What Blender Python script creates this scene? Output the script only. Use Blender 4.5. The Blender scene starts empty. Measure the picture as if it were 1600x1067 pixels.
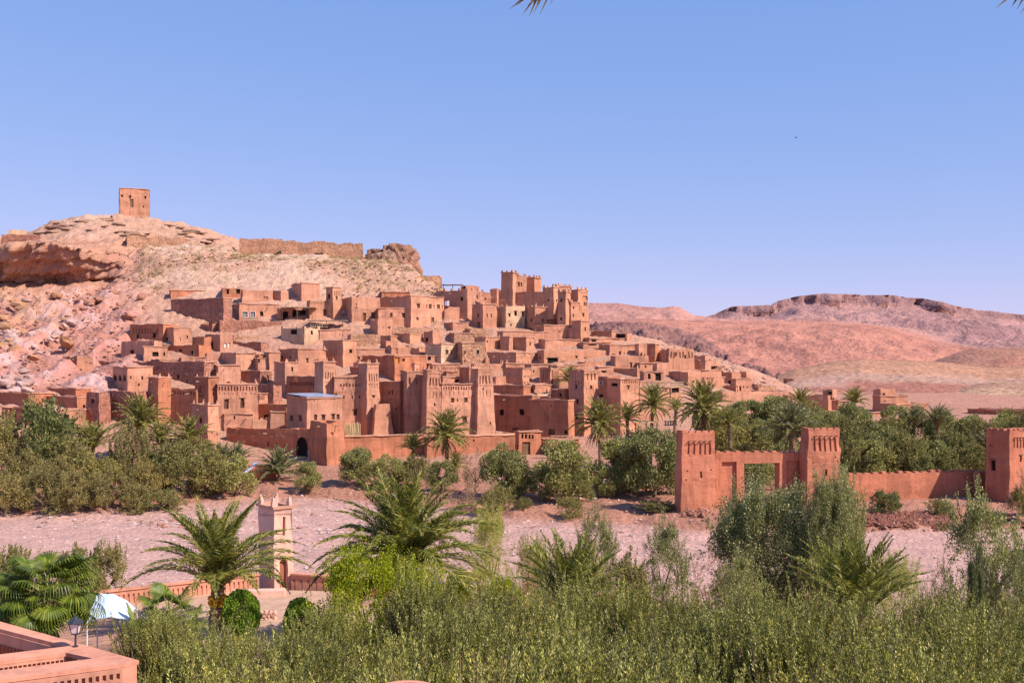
import bpy, math, random
import numpy as np
from mathutils import Vector, Matrix, noise

# ------------------------------------------------------------------ camera, sky, sun
SC = bpy.context.scene
COL = SC.collection
F, CZ, HY, CX = 1716.0, 18.0, 560.0, 800.0        # focal length in photo pixels, eye height, horizon row, centre column
cam = bpy.data.cameras.new('camera'); cam_o = bpy.data.objects.new('camera', cam); COL.objects.link(cam_o)
cam_o.location = (0, 0, CZ); cam_o.rotation_euler = (math.pi/2, 0, 0)
cam.sensor_width = 36.0; cam.lens = F/1600*36.0; cam.shift_y = (HY-533.5)/1600
cam.clip_start = 0.1; cam.clip_end = 30000
SC.camera = cam_o

SUN_AZ, SUN_EL = math.radians(62), math.radians(44)   # azimuth measured from "behind the camera" towards the right
sdir = Vector((math.sin(SUN_AZ)*math.cos(SUN_EL), -math.cos(SUN_AZ)*math.cos(SUN_EL), math.sin(SUN_EL)))
W = bpy.data.worlds.new('World'); SC.world = W; W.use_nodes = True
nt = W.node_tree; nt.nodes.clear()
sky = nt.nodes.new('ShaderNodeTexSky'); sky.sky_type = 'NISHITA'; sky.sun_disc = False
sky.sun_elevation = SUN_EL; sky.sun_rotation = math.atan2(sdir.x, sdir.y)
sky.altitude = 1300; sky.air_density = 1.0; sky.dust_density = 0.25; sky.ozone_density = 3.0
sep = nt.nodes.new('ShaderNodeSeparateColor'); comb = nt.nodes.new('ShaderNodeCombineColor')   # desert air: paler and more violet than the model sky
nt.links.new(sky.outputs[0], sep.inputs[0])
for k, (e, c) in enumerate(((0.74, 1.66), (0.46, 2.34), (0.28, 4.8))):
    pw = nt.nodes.new('ShaderNodeMath'); pw.operation = 'POWER'; pw.inputs[1].default_value = e
    ml = nt.nodes.new('ShaderNodeMath'); ml.operation = 'MULTIPLY'; ml.inputs[1].default_value = c
    nt.links.new(sep.outputs[k], pw.inputs[0]); nt.links.new(pw.outputs[0], ml.inputs[0]); nt.links.new(ml.outputs[0], comb.inputs[k])
bg = nt.nodes.new('ShaderNodeBackground'); bg.inputs['Strength'].default_value = 0.068
wo = nt.nodes.new('ShaderNodeOutputWorld')
nt.links.new(comb.outputs[0], bg.inputs['Color']); nt.links.new(bg.outputs[0], wo.inputs['Surface'])
sl = bpy.data.lights.new('sun', 'SUN'); sl.energy = 4.3; sl.angle = math.radians(0.55); sl.color = (1.0, 0.895, 0.78)
so = bpy.data.objects.new('sun', sl); COL.objects.link(so); so.rotation_euler = sdir.to_track_quat('Z', 'Y').to_euler()
SC.view_settings.view_transform = 'Standard'; SC.view_settings.look = 'None'
SC.view_settings.gamma = 1.0; SC.view_settings.use_curve_mapping = False; SC.view_settings.exposure = 0.75
SC.cycles.max_bounces = 6; SC.cycles.diffuse_bounces = 3; SC.cycles.glossy_bounces = 2; SC.cycles.transmission_bounces = 4
SC.cycles.transparent_max_bounces = 4; SC.cycles.use_denoising = True

rng = random.Random(7); nprng = np.random.default_rng(11)

# ------------------------------------------------------------------ helpers
def pt(px, py, Y): return Vector(((px-CX)/F*Y, Y, CZ-(py-HY)/F*Y))
def tag(o, label=None, cat=None, group=None, kind=None):
    if label: o['label'] = label
    if cat: o['category'] = cat
    if group: o['group'] = group
    if kind: o['kind'] = kind
    return o
def link(name, me, parent=None, loc=(0,0,0), rot=None, sc=None):
    o = bpy.data.objects.new(name, me); COL.objects.link(o)
    if parent is not None: o.parent = parent
    o.location = loc
    if rot is not None: o.rotation_euler = rot
    if sc is not None: o.scale = (sc,)*3 if isinstance(sc, (int, float)) else sc
    return o
def empty(name, loc=(0,0,0), rz=0):
    o = bpy.data.objects.new(name, None); COL.objects.link(o); o.location = loc; o.rotation_euler = (0,0,rz)
    o.empty_display_size = 0.3
    return o
def mesh(name, V, Fc, mats, mi=None, smooth=False):
    me = bpy.data.meshes.new(name); me.from_pydata([tuple(v) for v in V], [], Fc)
    for m in (mats if isinstance(mats, (list, tuple)) else [mats]): me.materials.append(m)
    if mi is not None: me.polygons.foreach_set('material_index', mi)
    if smooth: me.polygons.foreach_set('use_smooth', [True]*len(me.polygons))
    me.update(); return me
def meshq(name, V, Q, mats, mi=None, smooth=False, col=None):
    """numpy verts (N,3), faces (M,k)"""
    V = np.asarray(V, np.float32); Q = np.asarray(Q, np.int32); k = Q.shape[1]
    me = bpy.data.meshes.new(name)
    me.vertices.add(len(V)); me.vertices.foreach_set('co', V.ravel())
    me.loops.add(Q.size); me.loops.foreach_set('vertex_index', Q.ravel())
    me.polygons.add(len(Q)); me.polygons.foreach_set('loop_start', np.arange(0, Q.size, k, dtype=np.int32))
    for m in (mats if isinstance(mats, (list, tuple)) else [mats]): me.materials.append(m)
    if mi is not None: me.polygons.foreach_set('material_index', np.asarray(mi, np.int32))
    me.polygons.foreach_set('use_smooth', np.full(len(Q), smooth))
    if col is not None:
        a = me.color_attributes.new('zone', 'FLOAT_COLOR', 'POINT')
        c4 = np.ones((len(V), 4), np.float32); c4[:, :3] = col; a.data.foreach_set('color', c4.ravel())
    me.update(calc_edges=True); me.validate(); return me
class MB:
    """collects boxes, tubes and prisms into one mesh"""
    def __init__(s): s.V = []; s.F = []
    def add(s, V, Fc):
        n = len(s.V); s.V += [tuple(v) for v in V]; s.F += [tuple(i+n for i in f) for f in Fc]
    def box(s, c, d, rz=0.0, top=1.0):
        x, y, z = d[0]/2, d[1]/2, d[2]/2; ca, sa = math.cos(rz), math.sin(rz); P = []
        for sz in (-1, 1):
            k = 1.0 if sz < 0 else top
            for sx, sy in ((-1,-1), (1,-1), (1,1), (-1,1)):
                a, b = sx*x*k, sy*y*k
                P.append((c[0]+a*ca-b*sa, c[1]+a*sa+b*ca, c[2]+sz*z))
        s.add(P, [(3,2,1,0), (4,5,6,7), (0,1,5,4), (1,2,6,5), (2,3,7,6), (3,0,4,7)])
    def tube(s, pts, rad, n=6, cap=True):
        pts = [Vector(p) for p in pts]; m = len(pts); V = []; Fc = []
        for i, p in enumerate(pts):
            d = (pts[min(i+1, m-1)]-pts[max(i-1, 0)]).normalized()
            a = d.orthogonal().normalized() if abs(d.z) < 0.99 else Vector((1,0,0))
            b = d.cross(a).normalized(); a = b.cross(d)
            r = rad[i] if isinstance(rad, (list, tuple)) else rad
            for k in range(n):
                t = 2*math.pi*k/n; V.append(p+(a*math.cos(t)+b*math.sin(t))*r)
        for i in range(m-1):
            for k in range(n):
                Fc.append((i*n+k, i*n+(k+1) % n, (i+1)*n+(k+1) % n, (i+1)*n+k))
        if cap: Fc += [tuple(range(n))[::-1], tuple(range((m-1)*n, m*n))]
        s.add(V, Fc)
    def build(s, name, mat, parent=None, loc=(0,0,0), smooth=False):
        return link(name, mesh(name, s.V, s.F, mat, smooth=smooth), parent, loc)

# ------------------------------------------------------------------ materials
class NT:
    def __init__(s, name):
        s.m = bpy.data.materials.new(name); s.m.use_nodes = True; s.t = s.m.node_tree; s.t.nodes.clear()
        s.out = s.n('ShaderNodeOutputMaterial'); s.b = s.n('ShaderNodeBsdfPrincipled')
        s.l(s.b.outputs[0], s.out.inputs[0]); s.b.inputs['Roughness'].default_value = 0.9
        s.b.inputs['Specular IOR Level'].default_value = 0.2
    def n(s, t, **k):
        x = s.t.nodes.new(t)
        for a, v in k.items(): setattr(x, a, v)
        return x
    def l(s, a, b): s.t.links.new(a, b)
    def coords(s, kind='Object', scale=(1,1,1)):
        c = s.n('ShaderNodeTexCoord'); m = s.n('ShaderNodeMapping'); m.inputs['Scale'].default_value = scale
        s.l(c.outputs[kind], m.inputs[0]); return m.outputs[0]
    def geo(s, scale=(1,1,1)):
        c = s.n('ShaderNodeNewGeometry'); m = s.n('ShaderNodeMapping'); m.inputs['Scale'].default_value = scale
        s.l(c.outputs['Position'], m.inputs[0]); return m.outputs[0]
    def noise(s, v, scale, det=6, rough=0.6):
        x = s.n('ShaderNodeTexNoise'); x.inputs['Scale'].default_value = scale; x.inputs['Detail'].default_value = det
        x.inputs['Roughness'].default_value = rough; s.l(v, x.inputs['Vector']); return x.outputs[0]
    def noise_col(s, v, scale):
        x = s.n('ShaderNodeTexNoise'); x.inputs['Scale'].default_value = scale; s.l(v, x.inputs['Vector']); return x.outputs[1]
    def ramp(s, f, stops):
        r = s.n('ShaderNodeValToRGB'); e = r.color_ramp.elements
        while len(e) < len(stops): e.new(0.5)
        for x, (p, c) in zip(e, stops): x.position = p; x.color = (c if len(c) == 4 else (*c, 1)) if not isinstance(c, float) else (c, c, c, 1)
        s.l(f, r.inputs[0]); return r.outputs[0]
    def mix(s, f, a, b, mode='MIX'):
        x = s.n('ShaderNodeMix', data_type='RGBA', blend_type=mode)
        for sock, v in ((x.inputs[0], f), (x.inputs[6], a), (x.inputs[7], b)):
            if hasattr(v, 'node'): s.l(v, sock)
            else: sock.default_value = v if not isinstance(v, tuple) else ((*v, 1) if len(v) == 3 else v)
        return x.outputs[2]
    def math(s, op, a, b=0.0):
        x = s.n('ShaderNodeMath', operation=op)
        for sock, v in ((x.inputs[0], a), (x.inputs[1], b)):
            if hasattr(v, 'node'): s.l(v, sock)
            else: sock.default_value = v
        return x.outputs[0]
    def bump(s, h, strength, dist):
        x = s.n('ShaderNodeBump'); x.inputs['Strength'].default_value = strength; x.inputs['Distance'].default_value = dist
        s.l(h, x.inputs['Height']); s.l(x.outputs[0], s.b.inputs['Normal'])
    def col(s, c):
        if hasattr(c, 'node'): s.l(c, s.b.inputs['Base Color'])
        else: s.b.inputs['Base Color'].default_value = (*c, 1)
        return s.m

def plain(name, c, rough=0.8, var=0.15, sc=3.0, spec=0.2, metal=0.0):
    t = NT(name); v = t.geo()
    n = t.noise(v, sc, 4)
    k = t.ramp(n, [(0.3, 1-var), (0.7, 1+var)])
    t.b.inputs['Roughness'].default_value = rough; t.b.inputs['Specular IOR Level'].default_value = spec; t.b.inputs['Metallic'].default_value = metal
    return t.col(t.mix(1.0, c, k, 'MULTIPLY'))

def mud(name, c, var=0.18, streak=0.5, rubble=0.0, bumpd=0.05):
    """rammed earth: blotches, rain streaks, straw-rough relief; rubble adds stones set in the mud"""
    t = NT(name); v = t.geo()
    oi = t.n('ShaderNodeObjectInfo')
    big = t.noise(v, 0.22, 5, 0.62); fine = t.noise(v, 3.2, 6, 0.7)
    st = t.noise(t.geo((1.6, 1.6, 0.16)), 1.0, 5, 0.65)
    k1 = t.ramp(big, [(0.25, 1-var), (0.5, 1.0), (0.75, 1+var*0.8)])
    k2 = t.ramp(fine, [(0.25, 0.86), (0.75, 1.12)])
    k3 = t.ramp(st, [(0.36, 1-0.42*streak), (0.5, 1.0), (0.7, 1+0.14*streak)])
    x = t.mix(1.0, c, k1, 'MULTIPLY'); x = t.mix(1.0, x, k2, 'MULTIPLY'); x = t.mix(1.0, x, k3, 'MULTIPLY')
    # courses of rammed earth, faint and uneven
    z = t.noise(t.geo((0.05, 0.05, 1.1)), 1.0, 3, 0.7)
    x = t.mix(1.0, x, t.ramp(z, [(0.35, 0.92), (0.65, 1.06)]), 'MULTIPLY')
    vp = t.n('ShaderNodeTexVoronoi'); vp.inputs['Scale'].default_value = 0.33; t.l(t.mix(0.35, v, t.noise_col(v, 0.8), 'ADD'), vp.inputs['Vector'])   # patches of later plaster
    x = t.mix(1.0, x, t.ramp(vp.outputs['Color'], [(0.2, (0.88, 0.875, 0.87)), (0.6, (1.0, 1.0, 1.0)), (0.9, (1.09, 1.08, 1.07))]), 'MULTIPLY')
    rv = t.ramp(oi.outputs['Random'], [(0.0, (0.90, 0.90, 0.92)), (0.35, (1.03, 1.0, 0.98)), (0.7, (0.98, 1.02, 1.04)), (1.0, (1.08, 1.07, 1.06))])
    x = t.mix(1.0, x, rv, 'MULTIPLY')
    h = t.noise(v, 1.6, 8, 0.72)
    if rubble > 0:
        vo = t.n('ShaderNodeTexVoronoi'); vo.inputs['Scale'].default_value = 2.6
        t.l(v, vo.inputs['Vector'])
        x = t.mix(rubble, x, t.mix(1.0, x, t.ramp(vo.outputs['Color'], [(0.1, (0.62, 0.60, 0.60)), (0.55, (0.95, 0.95, 0.95)), (1.0, (1.35, 1.3, 1.25))]), 'MULTIPLY'))
        x = t.mix(1.0, x, t.ramp(vo.outputs['Distance'], [(0.0, 1.08), (0.75, 0.72)]), 'MULTIPLY')
        h = t.math('ADD', t.math('MULTIPLY', vo.outputs['Distance'], -1.4*rubble), h)
        bumpd *= 2.2
    t.bump(h, 0.9, bumpd)
    return t.col(x)

M = {}
M['mud']   = mud('mud_plaster', (0.491, 0.232, 0.147))
M['mudp']  = mud('pink_mud_plaster', (0.521, 0.249, 0.160), 0.14)
M['mudr']  = mud('red_and_shaded_mud_plaster', (0.428, 0.166, 0.093), 0.16, 0.6)  # darker red plaster; on shaded houses it puts shade into the colour
M['mudw']  = mud('pale_mud_plaster', (0.575, 0.369, 0.238), 0.12)
M['mudt']  = mud('tan_mud_plaster', (0.521, 0.245, 0.149), 0.15)
M['rub']   = mud('rubble_masonry', (0.443, 0.197, 0.136), 0.2, 0.3, 0.8)
M['rubt']  = mud('tan_rubble_masonry', (0.521, 0.279, 0.174), 0.18, 0.3, 0.7)
M['roof']  = mud('earth_roof', (0.491, 0.264, 0.178), 0.2, 0.1)
M['cop']   = mud('mud_coping', (0.551, 0.288, 0.192), 0.2, 0.1)
M['gate']  = mud('red_gate_plaster', (0.462, 0.170, 0.099), 0.20, 0.42, 0, 0.12)
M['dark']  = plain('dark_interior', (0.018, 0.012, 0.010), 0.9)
M['wood']  = plain('weathered_wood', (0.16, 0.085, 0.05), 0.8, 0.3, 2.0)
M['wood2'] = plain('bleached_wood', (0.42, 0.28, 0.19), 0.8, 0.25, 3.0)
M['glass'] = plain('window_glass', (0.075, 0.085, 0.11), 0.25, 0.2, 1.0, 0.5)
M['white'] = plain('white_paint_and_lit_slot', (0.74, 0.66, 0.60), 0.6, 0.08)
M['orange'] = plain('orange_wood', (0.52, 0.2, 0.04), 0.7, 0.1)
M['terr']  = mud('terrace_render', (0.575, 0.259, 0.172), 0.16, 0.5, 0, 0.02)
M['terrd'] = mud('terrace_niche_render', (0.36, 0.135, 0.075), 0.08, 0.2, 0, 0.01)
M['cream'] = mud('cream_render', (0.66, 0.395, 0.31), 0.08, 0.3, 0, 0.015)
M['metal'] = plain('dark_metal', (0.03, 0.033, 0.045), 0.45, 0.1, 3, 0.5)

# ------------------------------------------------------------------ ground sheet (a fan of profiles from under the terrace to the horizon)
ROWS = [
 # (Y as [(px,Y)..] or number, z as [(px,z)..] or number, number of steps to the next row)
 (3.0, 6.6, 6), (25.0, 6.0, 8), (45.0, 5.0, 6), (56.0, 3.4, 8),
 ([(-600,72),(1000,72),(1200,66),(2200,62)], [(-600,3.3),(900,3.2),(1100,2.6),(2200,2.4)], 4),
 ([(-600,77),(1000,77),(1200,72),(2200,70)], 0.55, 8), (88.0, 0.12, 22),
 ([(-600,123),(0,123),(150,124),(250,131),(400,139),(520,139),(620,133),(800,121),(1000,116),(1100,112),(1300,112),(1600,114),(2200,114)], 0.1, 6),
 ([(-600,126.5),(0,126.5),(150,128),(250,135),(400,143),(520,144),(620,138),(800,125),(1000,119.5),(1100,114),(1300,115),(1600,117),(2200,117)],
  [(-600,1.1),(150,1.2),(300,0.9),(450,0.7),(560,0.8),(800,1.0),(1000,1.1),(1100,1.35),(1300,1.5),(2200,1.5)], 12),
 ([(-600,146),(300,148),(450,153),(600,150),(1000,140),(1300,135),(2200,138)], [(-600,2.0),(450,1.5),(700,1.9),(1100,1.9),(2200,2.2)], 10),
 (167.0, [(-600,4.6),(0,4.4),(250,3.6),(420,2.9),(520,2.6),(700,2.8),(900,3.0),(1100,3.4),(1300,3.4),(2200,3.6)], 10),
 (185.0, [(-600,8.4),(0,8),(200,7.2),(400,6.2),(560,5.2),(900,5.4),(1050,6.4),(1150,6),(1300,5.6),(2200,5.6)], 10),
 (205.0, [(-600,13),(200,13),(400,12.2),(560,11.6),(700,11.6),(900,12),(1050,12.6),(1150,10.8),(1250,7.6),(1350,7.2),(2200,7.2)], 12),
 (225.0, [(-600,20),(200,20),(400,19.5),(700,18.6),(900,19),(1000,19),(1100,16.2),(1200,12.2),(1270,8.6),(1400,7.9),(2200,7.6)], 14),
 (245.0, [(-600,26),(0,26),(200,27),(400,27),(600,26.5),(700,25.6),(850,25),(950,24.3),(1000,23),(1100,19.2),(1200,13.7),(1270,8.9),(1400,8.1),(2200,8)], 12),
 (262.0, [(-600,33),(0,32),(200,33.5),(300,34.5),(500,34),(600,33.5),(690,33.0),(740,30),(800,27),(900,24.5),(1000,22),(1100,18.0),(1200,13.5),(1270,9),(2200,8)], 12),
 ([(-600,284),(0,285),(60,286),(150,287),(200,281),(250,280),(2200,280)],
  [(-600,37.5),(0,37),(100,37.4),(150,38.2),(200,40),(300,42.6),(400,43),(500,42.6),(600,41.2),(650,39.6),(690,36.2),(740,30),(800,26),(900,22),(1000,18),(1150,13),(1270,9),(2200,8)], 10),
 ([(-600,278),(0,279),(20,275),(60,276),(110,279),(160,284),(200,290),(300,293),(2200,293)],
  [(-600,46),(0,46.0),(60,46.8),(110,46.6),(150,45.6),(200,46.0),(300,46.6),(380,45.2),(500,44.6),(560,44.0),(600,43.6),(645,41.8),(675,37),(700,33),(740,28),(800,24),(900,19),(1000,15),(1150,11),(1270,9),(2200,8)], 12),
 ([(-600,298),(0,298),(150,302),(250,309),(2200,309)],
  [(-600,48.3),(0,48.3),(60,49.6),(120,51.0),(200,51.4),(300,51.0),(365,49.5),(380,47.2),(500,46.8),(560,46.2),(575,46.0),(600,46.4),(640,44.0),(655,41),(675,36.5),(700,32),(740,26),(800,22),(900,17),(1000,13),(1150,10),(1270,9),(2200,8)], 12),
 (332.0, [(-600,54),(-100,54.5),(0,55.0),(40,55.9),(60,58.0),(78,60.0),(110,61.4),(150,61.9),(185,62.2),(240,61.3),(280,59.9),(320,57.9),(350,55.8),(372,53.9),(420,52.6),(500,51),(560,49.6),(600,46),(650,38),(680,33),(700,30),(740,24),(800,20),(900,15),(1000,12),(1150,10),(2200,8)], 6),
 (400.0, [(-600,40),(300,40),(560,30),(700,18),(900,10),(2200,8)], 5), (520.0, 8.0, 3), (800.0, 8.0, 3), (2500.0, 8.0, 2), (12000.0, 8.0, 0)]
PXS = np.unique(np.concatenate([np.arange(-600, -20, 20), np.arange(-20, 720, 2.5), np.arange(720, 1620, 4), np.arange(1620, 2220, 20)])).astype(float)
def row_vals(v): return np.full(len(PXS), float(v)) if not isinstance(v, list) else np.interp(PXS, [a for a, b in v], [b for a, b in v])
gY, gZ, gR = [], [], []
for i, (Yv, zv, n) in enumerate(ROWS):
    Ya, za = row_vals(Yv), row_vals(zv)
    if n == 0: gY.append(Ya); gZ.append(za); gR.append(i); break
    Yb, zb = row_vals(ROWS[i+1][0]), row_vals(ROWS[i+1][1])
    m = n*(2 if 10 <= i <= 18 else 1)
    for j in range(m):
        t = j/m; gY.append(Ya+(Yb-Ya)*t); gZ.append(za+(zb-za)*t); gR.append(i+t)
gY, gZ, gR = np.array(gY), np.array(gZ), np.array(gR)
def smooth_rows(a, k):
    p = np.pad(a, ((k, k), (0, 0)), 'edge'); return sum(p[i:i+len(a)] for i in range(2*k+1))/(2*k+1)
keep = (gR[:, None] > 15.6)*(gR[:, None] < 18.2)*(PXS[None, :] < 210)*1.0      # the cliff stays sharp
gZs = smooth_rows(gZ, 3); gZ = gZ*keep+gZs*(1-keep)
gX = (PXS[None, :]-CX)/F*gY

def col_at(px): return int(np.argmin(np.abs(PXS-px)))
def ground_z(x, y):
    c = col_at(CX+F*x/max(y, 1.0)); o = np.argsort(gY[:, c], kind='stable')
    return float(np.interp(y, gY[o, c], gZ[o, c]))
def ray_ground(px, py, ymin=100.0):
    """depth at which the sight line through a photo pixel meets the ground sheet"""
    c = col_at(px); Yc, zc = gY[:, c], gZ[:, c]; im = HY+(CZ-zc)/Yc*F
    ok = np.where((Yc > ymin) & (im <= py))[0]
    if len(ok) == 0: return 400.0
    i = ok[0]
    if i == 0: return float(Yc[0])
    a, b = im[i-1], im[i]; t = 0 if a == b else min(max((a-py)/(a-b), 0), 1)
    return float(Yc[i-1]+(Yc[i]-Yc[i-1])*t)

def fbm(P, sc, oct=5, H=0.9, off=(0,0,0)):
    o = Vector(off); return np.array([noise.fractal(Vector(p)*sc+o, H, 2.1, oct) for p in P])
def ridged(P, sc, oct=5, off=(0,0,0)):
    o = Vector(off); return np.array([noise.ridged_multi_fractal(Vector(p)*sc+o, 0.9, 2.1, oct, 0.9, 2.0) for p in P])

P = np.stack([gX.ravel(), gY.ravel(), gZ.ravel()], 1)
pxg = np.broadcast_to(PXS, gY.shape).ravel(); rg = np.broadcast_to(gR[:, None], gY.shape).ravel(); Yg = gY.ravel(); Zg = gZ.ravel()
vis = (Yg < 420) & (pxg > -80) & (pxg < 1700)
n1 = np.zeros(len(P)); n2 = np.zeros(len(P)); n3 = np.zeros(len(P)); idx = np.where(vis)[0]
n1[idx] = fbm(P[idx], 0.045, 6); n2[idx] = ridged(P[idx], 0.10, 5, (7, 3, 1))-1.0; n3[idx] = fbm(P[idx]*np.array([1, 1, 2.2]), 0.30, 5, 0.8, (3, 9, 2))
hillw = np.clip((rg-12.0)/2, 0, 1)*np.clip((1290-pxg)/80, 0, 1)*np.clip((22-rg)/1.5, 0, 1)
rockw = np.clip((250-pxg)/70, 0, 1)*np.clip((rg-11.0)/1.0, 0, 1)*np.clip((18.6-rg)/0.7, 0, 1)
cliffw = np.clip((215-pxg)/25, 0, 1)*np.clip((rg-15.3)/0.4, 0, 1)*np.clip((18.2-rg)/0.5, 0, 1)
bankw = np.exp(-((rg-7.7)/0.8)**2)
amp = 0.06+0.10*np.clip((rg-8)/2, 0, 1)+hillw*0.35
D = np.zeros_like(P)
D[:, 2] = n1*amp*1.2+n3*(0.05+0.40*hillw+0.35*rockw)+np.clip((rg-15.5)/2,0,1)*hillw*n2*0.25+bankw*n3*0.5
D[:, 2] += rockw*(1-cliffw)*n2*1.15
# gullies running down and to the left, blocks in the cliff, beds of rock
gl = np.zeros(len(P)); bl = np.zeros(len(P)); n4 = np.zeros(len(P))
across, along = P[:, 0]*.85-P[:, 1]*.25, -P[:, 0]*.35-P[:, 1]*.8
gl[idx] = ridged(np.stack([across*1.25, along*.22, Zg*0], 1)[idx], 0.105, 4, (1, 5, 8))-1.0
bl[idx] = ridged((P*np.array([1.0, .6, .28]))[idx], 0.085, 4, (4, 4, 4))-1.0
n4[idx] = fbm(P[idx]*np.array([1, 1, 1.5]), 0.8, 4, 0.7, (5, 2, 6))
led = (Zg*0.42+n1*1.1) % 1.0; ledge = np.where(led < 0.78, led/0.78, (1-led)/0.22)
upw = hillw*np.clip((rg-15)/1.5, 0, 1)
D[:, 2] += rockw*(1-cliffw)*gl*1.5+n4*(0.30*hillw+.25*rockw+.05*upw)+0.28*upw*gl
D[:, 2] += (0.45*rockw+0.62*upw)*(ledge-0.5)
D[:, 1] += cliffw*(bl*3.4+n3*1.3+n4*.5+(ledge-0.5)*0.9); D[:, 0] += cliffw*(n3*0.9+n4*.4)
P = P+D
# earth colours by what the ground is made of, deepened down the gullies
def C(*c): return np.array(c)
soil, gravel, redb, dirt = C(.17,.11,.07), C(.445,.262,.218), C(.33,.152,.10), C(.37,.195,.135)
tan, pink, yel, lilac, cliffc = C(.42,.235,.16), C(.42,.19,.15), C(.43,.225,.11), C(.46,.30,.285), C(.42,.21,.135)
def lerp(a, b, w): return a*(1-w[:, None])+b*w[:, None]
cc = np.tile(soil, (len(P), 1))
cc = lerp(cc, dirt, np.clip((Yg-52)/4, 0, 1))
cc = lerp(cc, gravel, np.clip((rg-4.6)/0.8, 0, 1))
cc = lerp(cc, redb, np.clip((rg-6.95+n1*0.25)/0.35, 0, 1))
cc = lerp(cc, dirt, np.clip((rg-9.2)/1.2, 0, 1))
cc = lerp(cc, tan, np.clip((rg-13.0)/2.5, 0, 1))
cc = lerp(cc, np.tile(C(.50,.335,.25), (len(P), 1)), hillw*np.clip(n1*2.2-0.1, 0, 0.75)*np.clip((rg-14)/2, 0, 1))
cc = lerp(cc, C(.37,.18,.125), np.clip((pxg-1180)/120, 0, 1)*np.clip((rg-10.5)/1, 0, 1))
cc = lerp(cc, pink, rockw*np.clip(1.15-0.3*np.abs(rg-13), 0.0, 1))
cc = lerp(cc, yel, rockw*np.clip(n1*2.0+0.15, 0, 0.5)*np.clip((130-pxg)/40, 0, 1)*np.clip((rg-12.6)/1, 0, 1))
cc = lerp(cc, lilac, rockw*np.clip(n3*1.6+0.25, 0, 0.9)*np.clip((170-pxg)/30, 0, 1)*np.clip((13.4-rg)/0.8, 0, 1))
cc = lerp(cc, lilac, rockw*np.clip(n3*2.4-0.1, 0, 0.75)*np.clip(1-abs(pxg-120)/110, 0, 1))
bands = np.sin(Zg*1.5+pxg*.035+n1*4.0)                      # tilted beds of pale and red marl
cc = lerp(cc, lilac, rockw*(1-cliffw)*np.clip(bands*1.6-.5, 0, .65)*np.clip((215-pxg)/60, 0, 1)*np.clip((14.6-rg)/1.0, 0, 1))
cc = lerp(cc, C(.40,.15,.115), rockw*(1-cliffw)*np.clip(-bands*1.6-.5, 0, .6)*np.clip((14.8-rg)/1.0, 0, 1))
cc = lerp(cc, cliffc, cliffw*0.85)
cc = lerp(cc, C(.33,.15,.11), np.clip(-gl*1.3-.15, 0, .7)*rockw)  # darker red toward the gully floors
cc = lerp(cc, C(.34,.19,.125), np.clip(n4*1.5, 0, .6)*upw)
nr, nc = gY.shape
ii = (np.arange(nr-1)[:, None]*nc+np.arange(nc-1)[None, :]).ravel()
Q = np.stack([ii, ii+1, ii+nc+1, ii+nc], 1)

def earth(name, rough_sc=1.0, bumpd=0.12, spots=0.0):
    t = NT(name); v = t.geo()
    a = t.n('ShaderNodeVertexColor', layer_name='zone')
    f1 = t.noise(v, 0.35*rough_sc, 7, 0.65); f2 = t.noise(v, 2.6*rough_sc, 6, 0.75)
    x = t.mix(1.0, a.outputs[0], t.ramp(f1, [(0.3, 0.82), (0.7, 1.16)]), 'MULTIPLY')
    x = t.mix(1.0, x, t.ramp(f2, [(0.32, 0.72), (0.5, 1.0), (0.72, 1.2)]), 'MULTIPLY')
    h = t.math('ADD', f2, t.math('MULTIPLY', f1, 2.0))
    if spots:
        vo = t.n('ShaderNodeTexVoronoi'); vo.inputs['Scale'].default_value = (1.7 if rough_sc > .5 else 2.6)*rough_sc; t.l(v, vo.inputs['Vector'])
        sepc = t.n('ShaderNodeSeparateColor'); t.l(vo.outputs['Color'], sepc.inputs[0])
        k = t.ramp(t.math('ADD', vo.outputs['Distance'], t.math('MULTIPLY', sepc.outputs[0], 0.55)), [(0.22, 0.42), (0.42, 1.0)])
        x = t.mix(spots, x, t.mix(1.0, x, k, 'MULTIPLY'))
        h = t.math('ADD', h, t.math('MULTIPLY', vo.outputs['Distance'], -0.8))
    t.bump(h, 0.8, bumpd)
    return t.col(x)
M['earth'] = earth('earth_and_rock', 1.0, 0.22, 0.6)
M['hill'] = earth('desert_hillside', 0.16, 1.4, 0.9)
M['hillf'] = earth('far_hillside', 0.06, 4.0, 0.9)
ground = link('ground', meshq('ground', P, Q, M['earth'], smooth=True, col=np.clip(cc*1.13, 0, .8))); tag(ground, 'pale gravel riverbed, red banks and the rocky tan hill', kind='structure')

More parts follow.
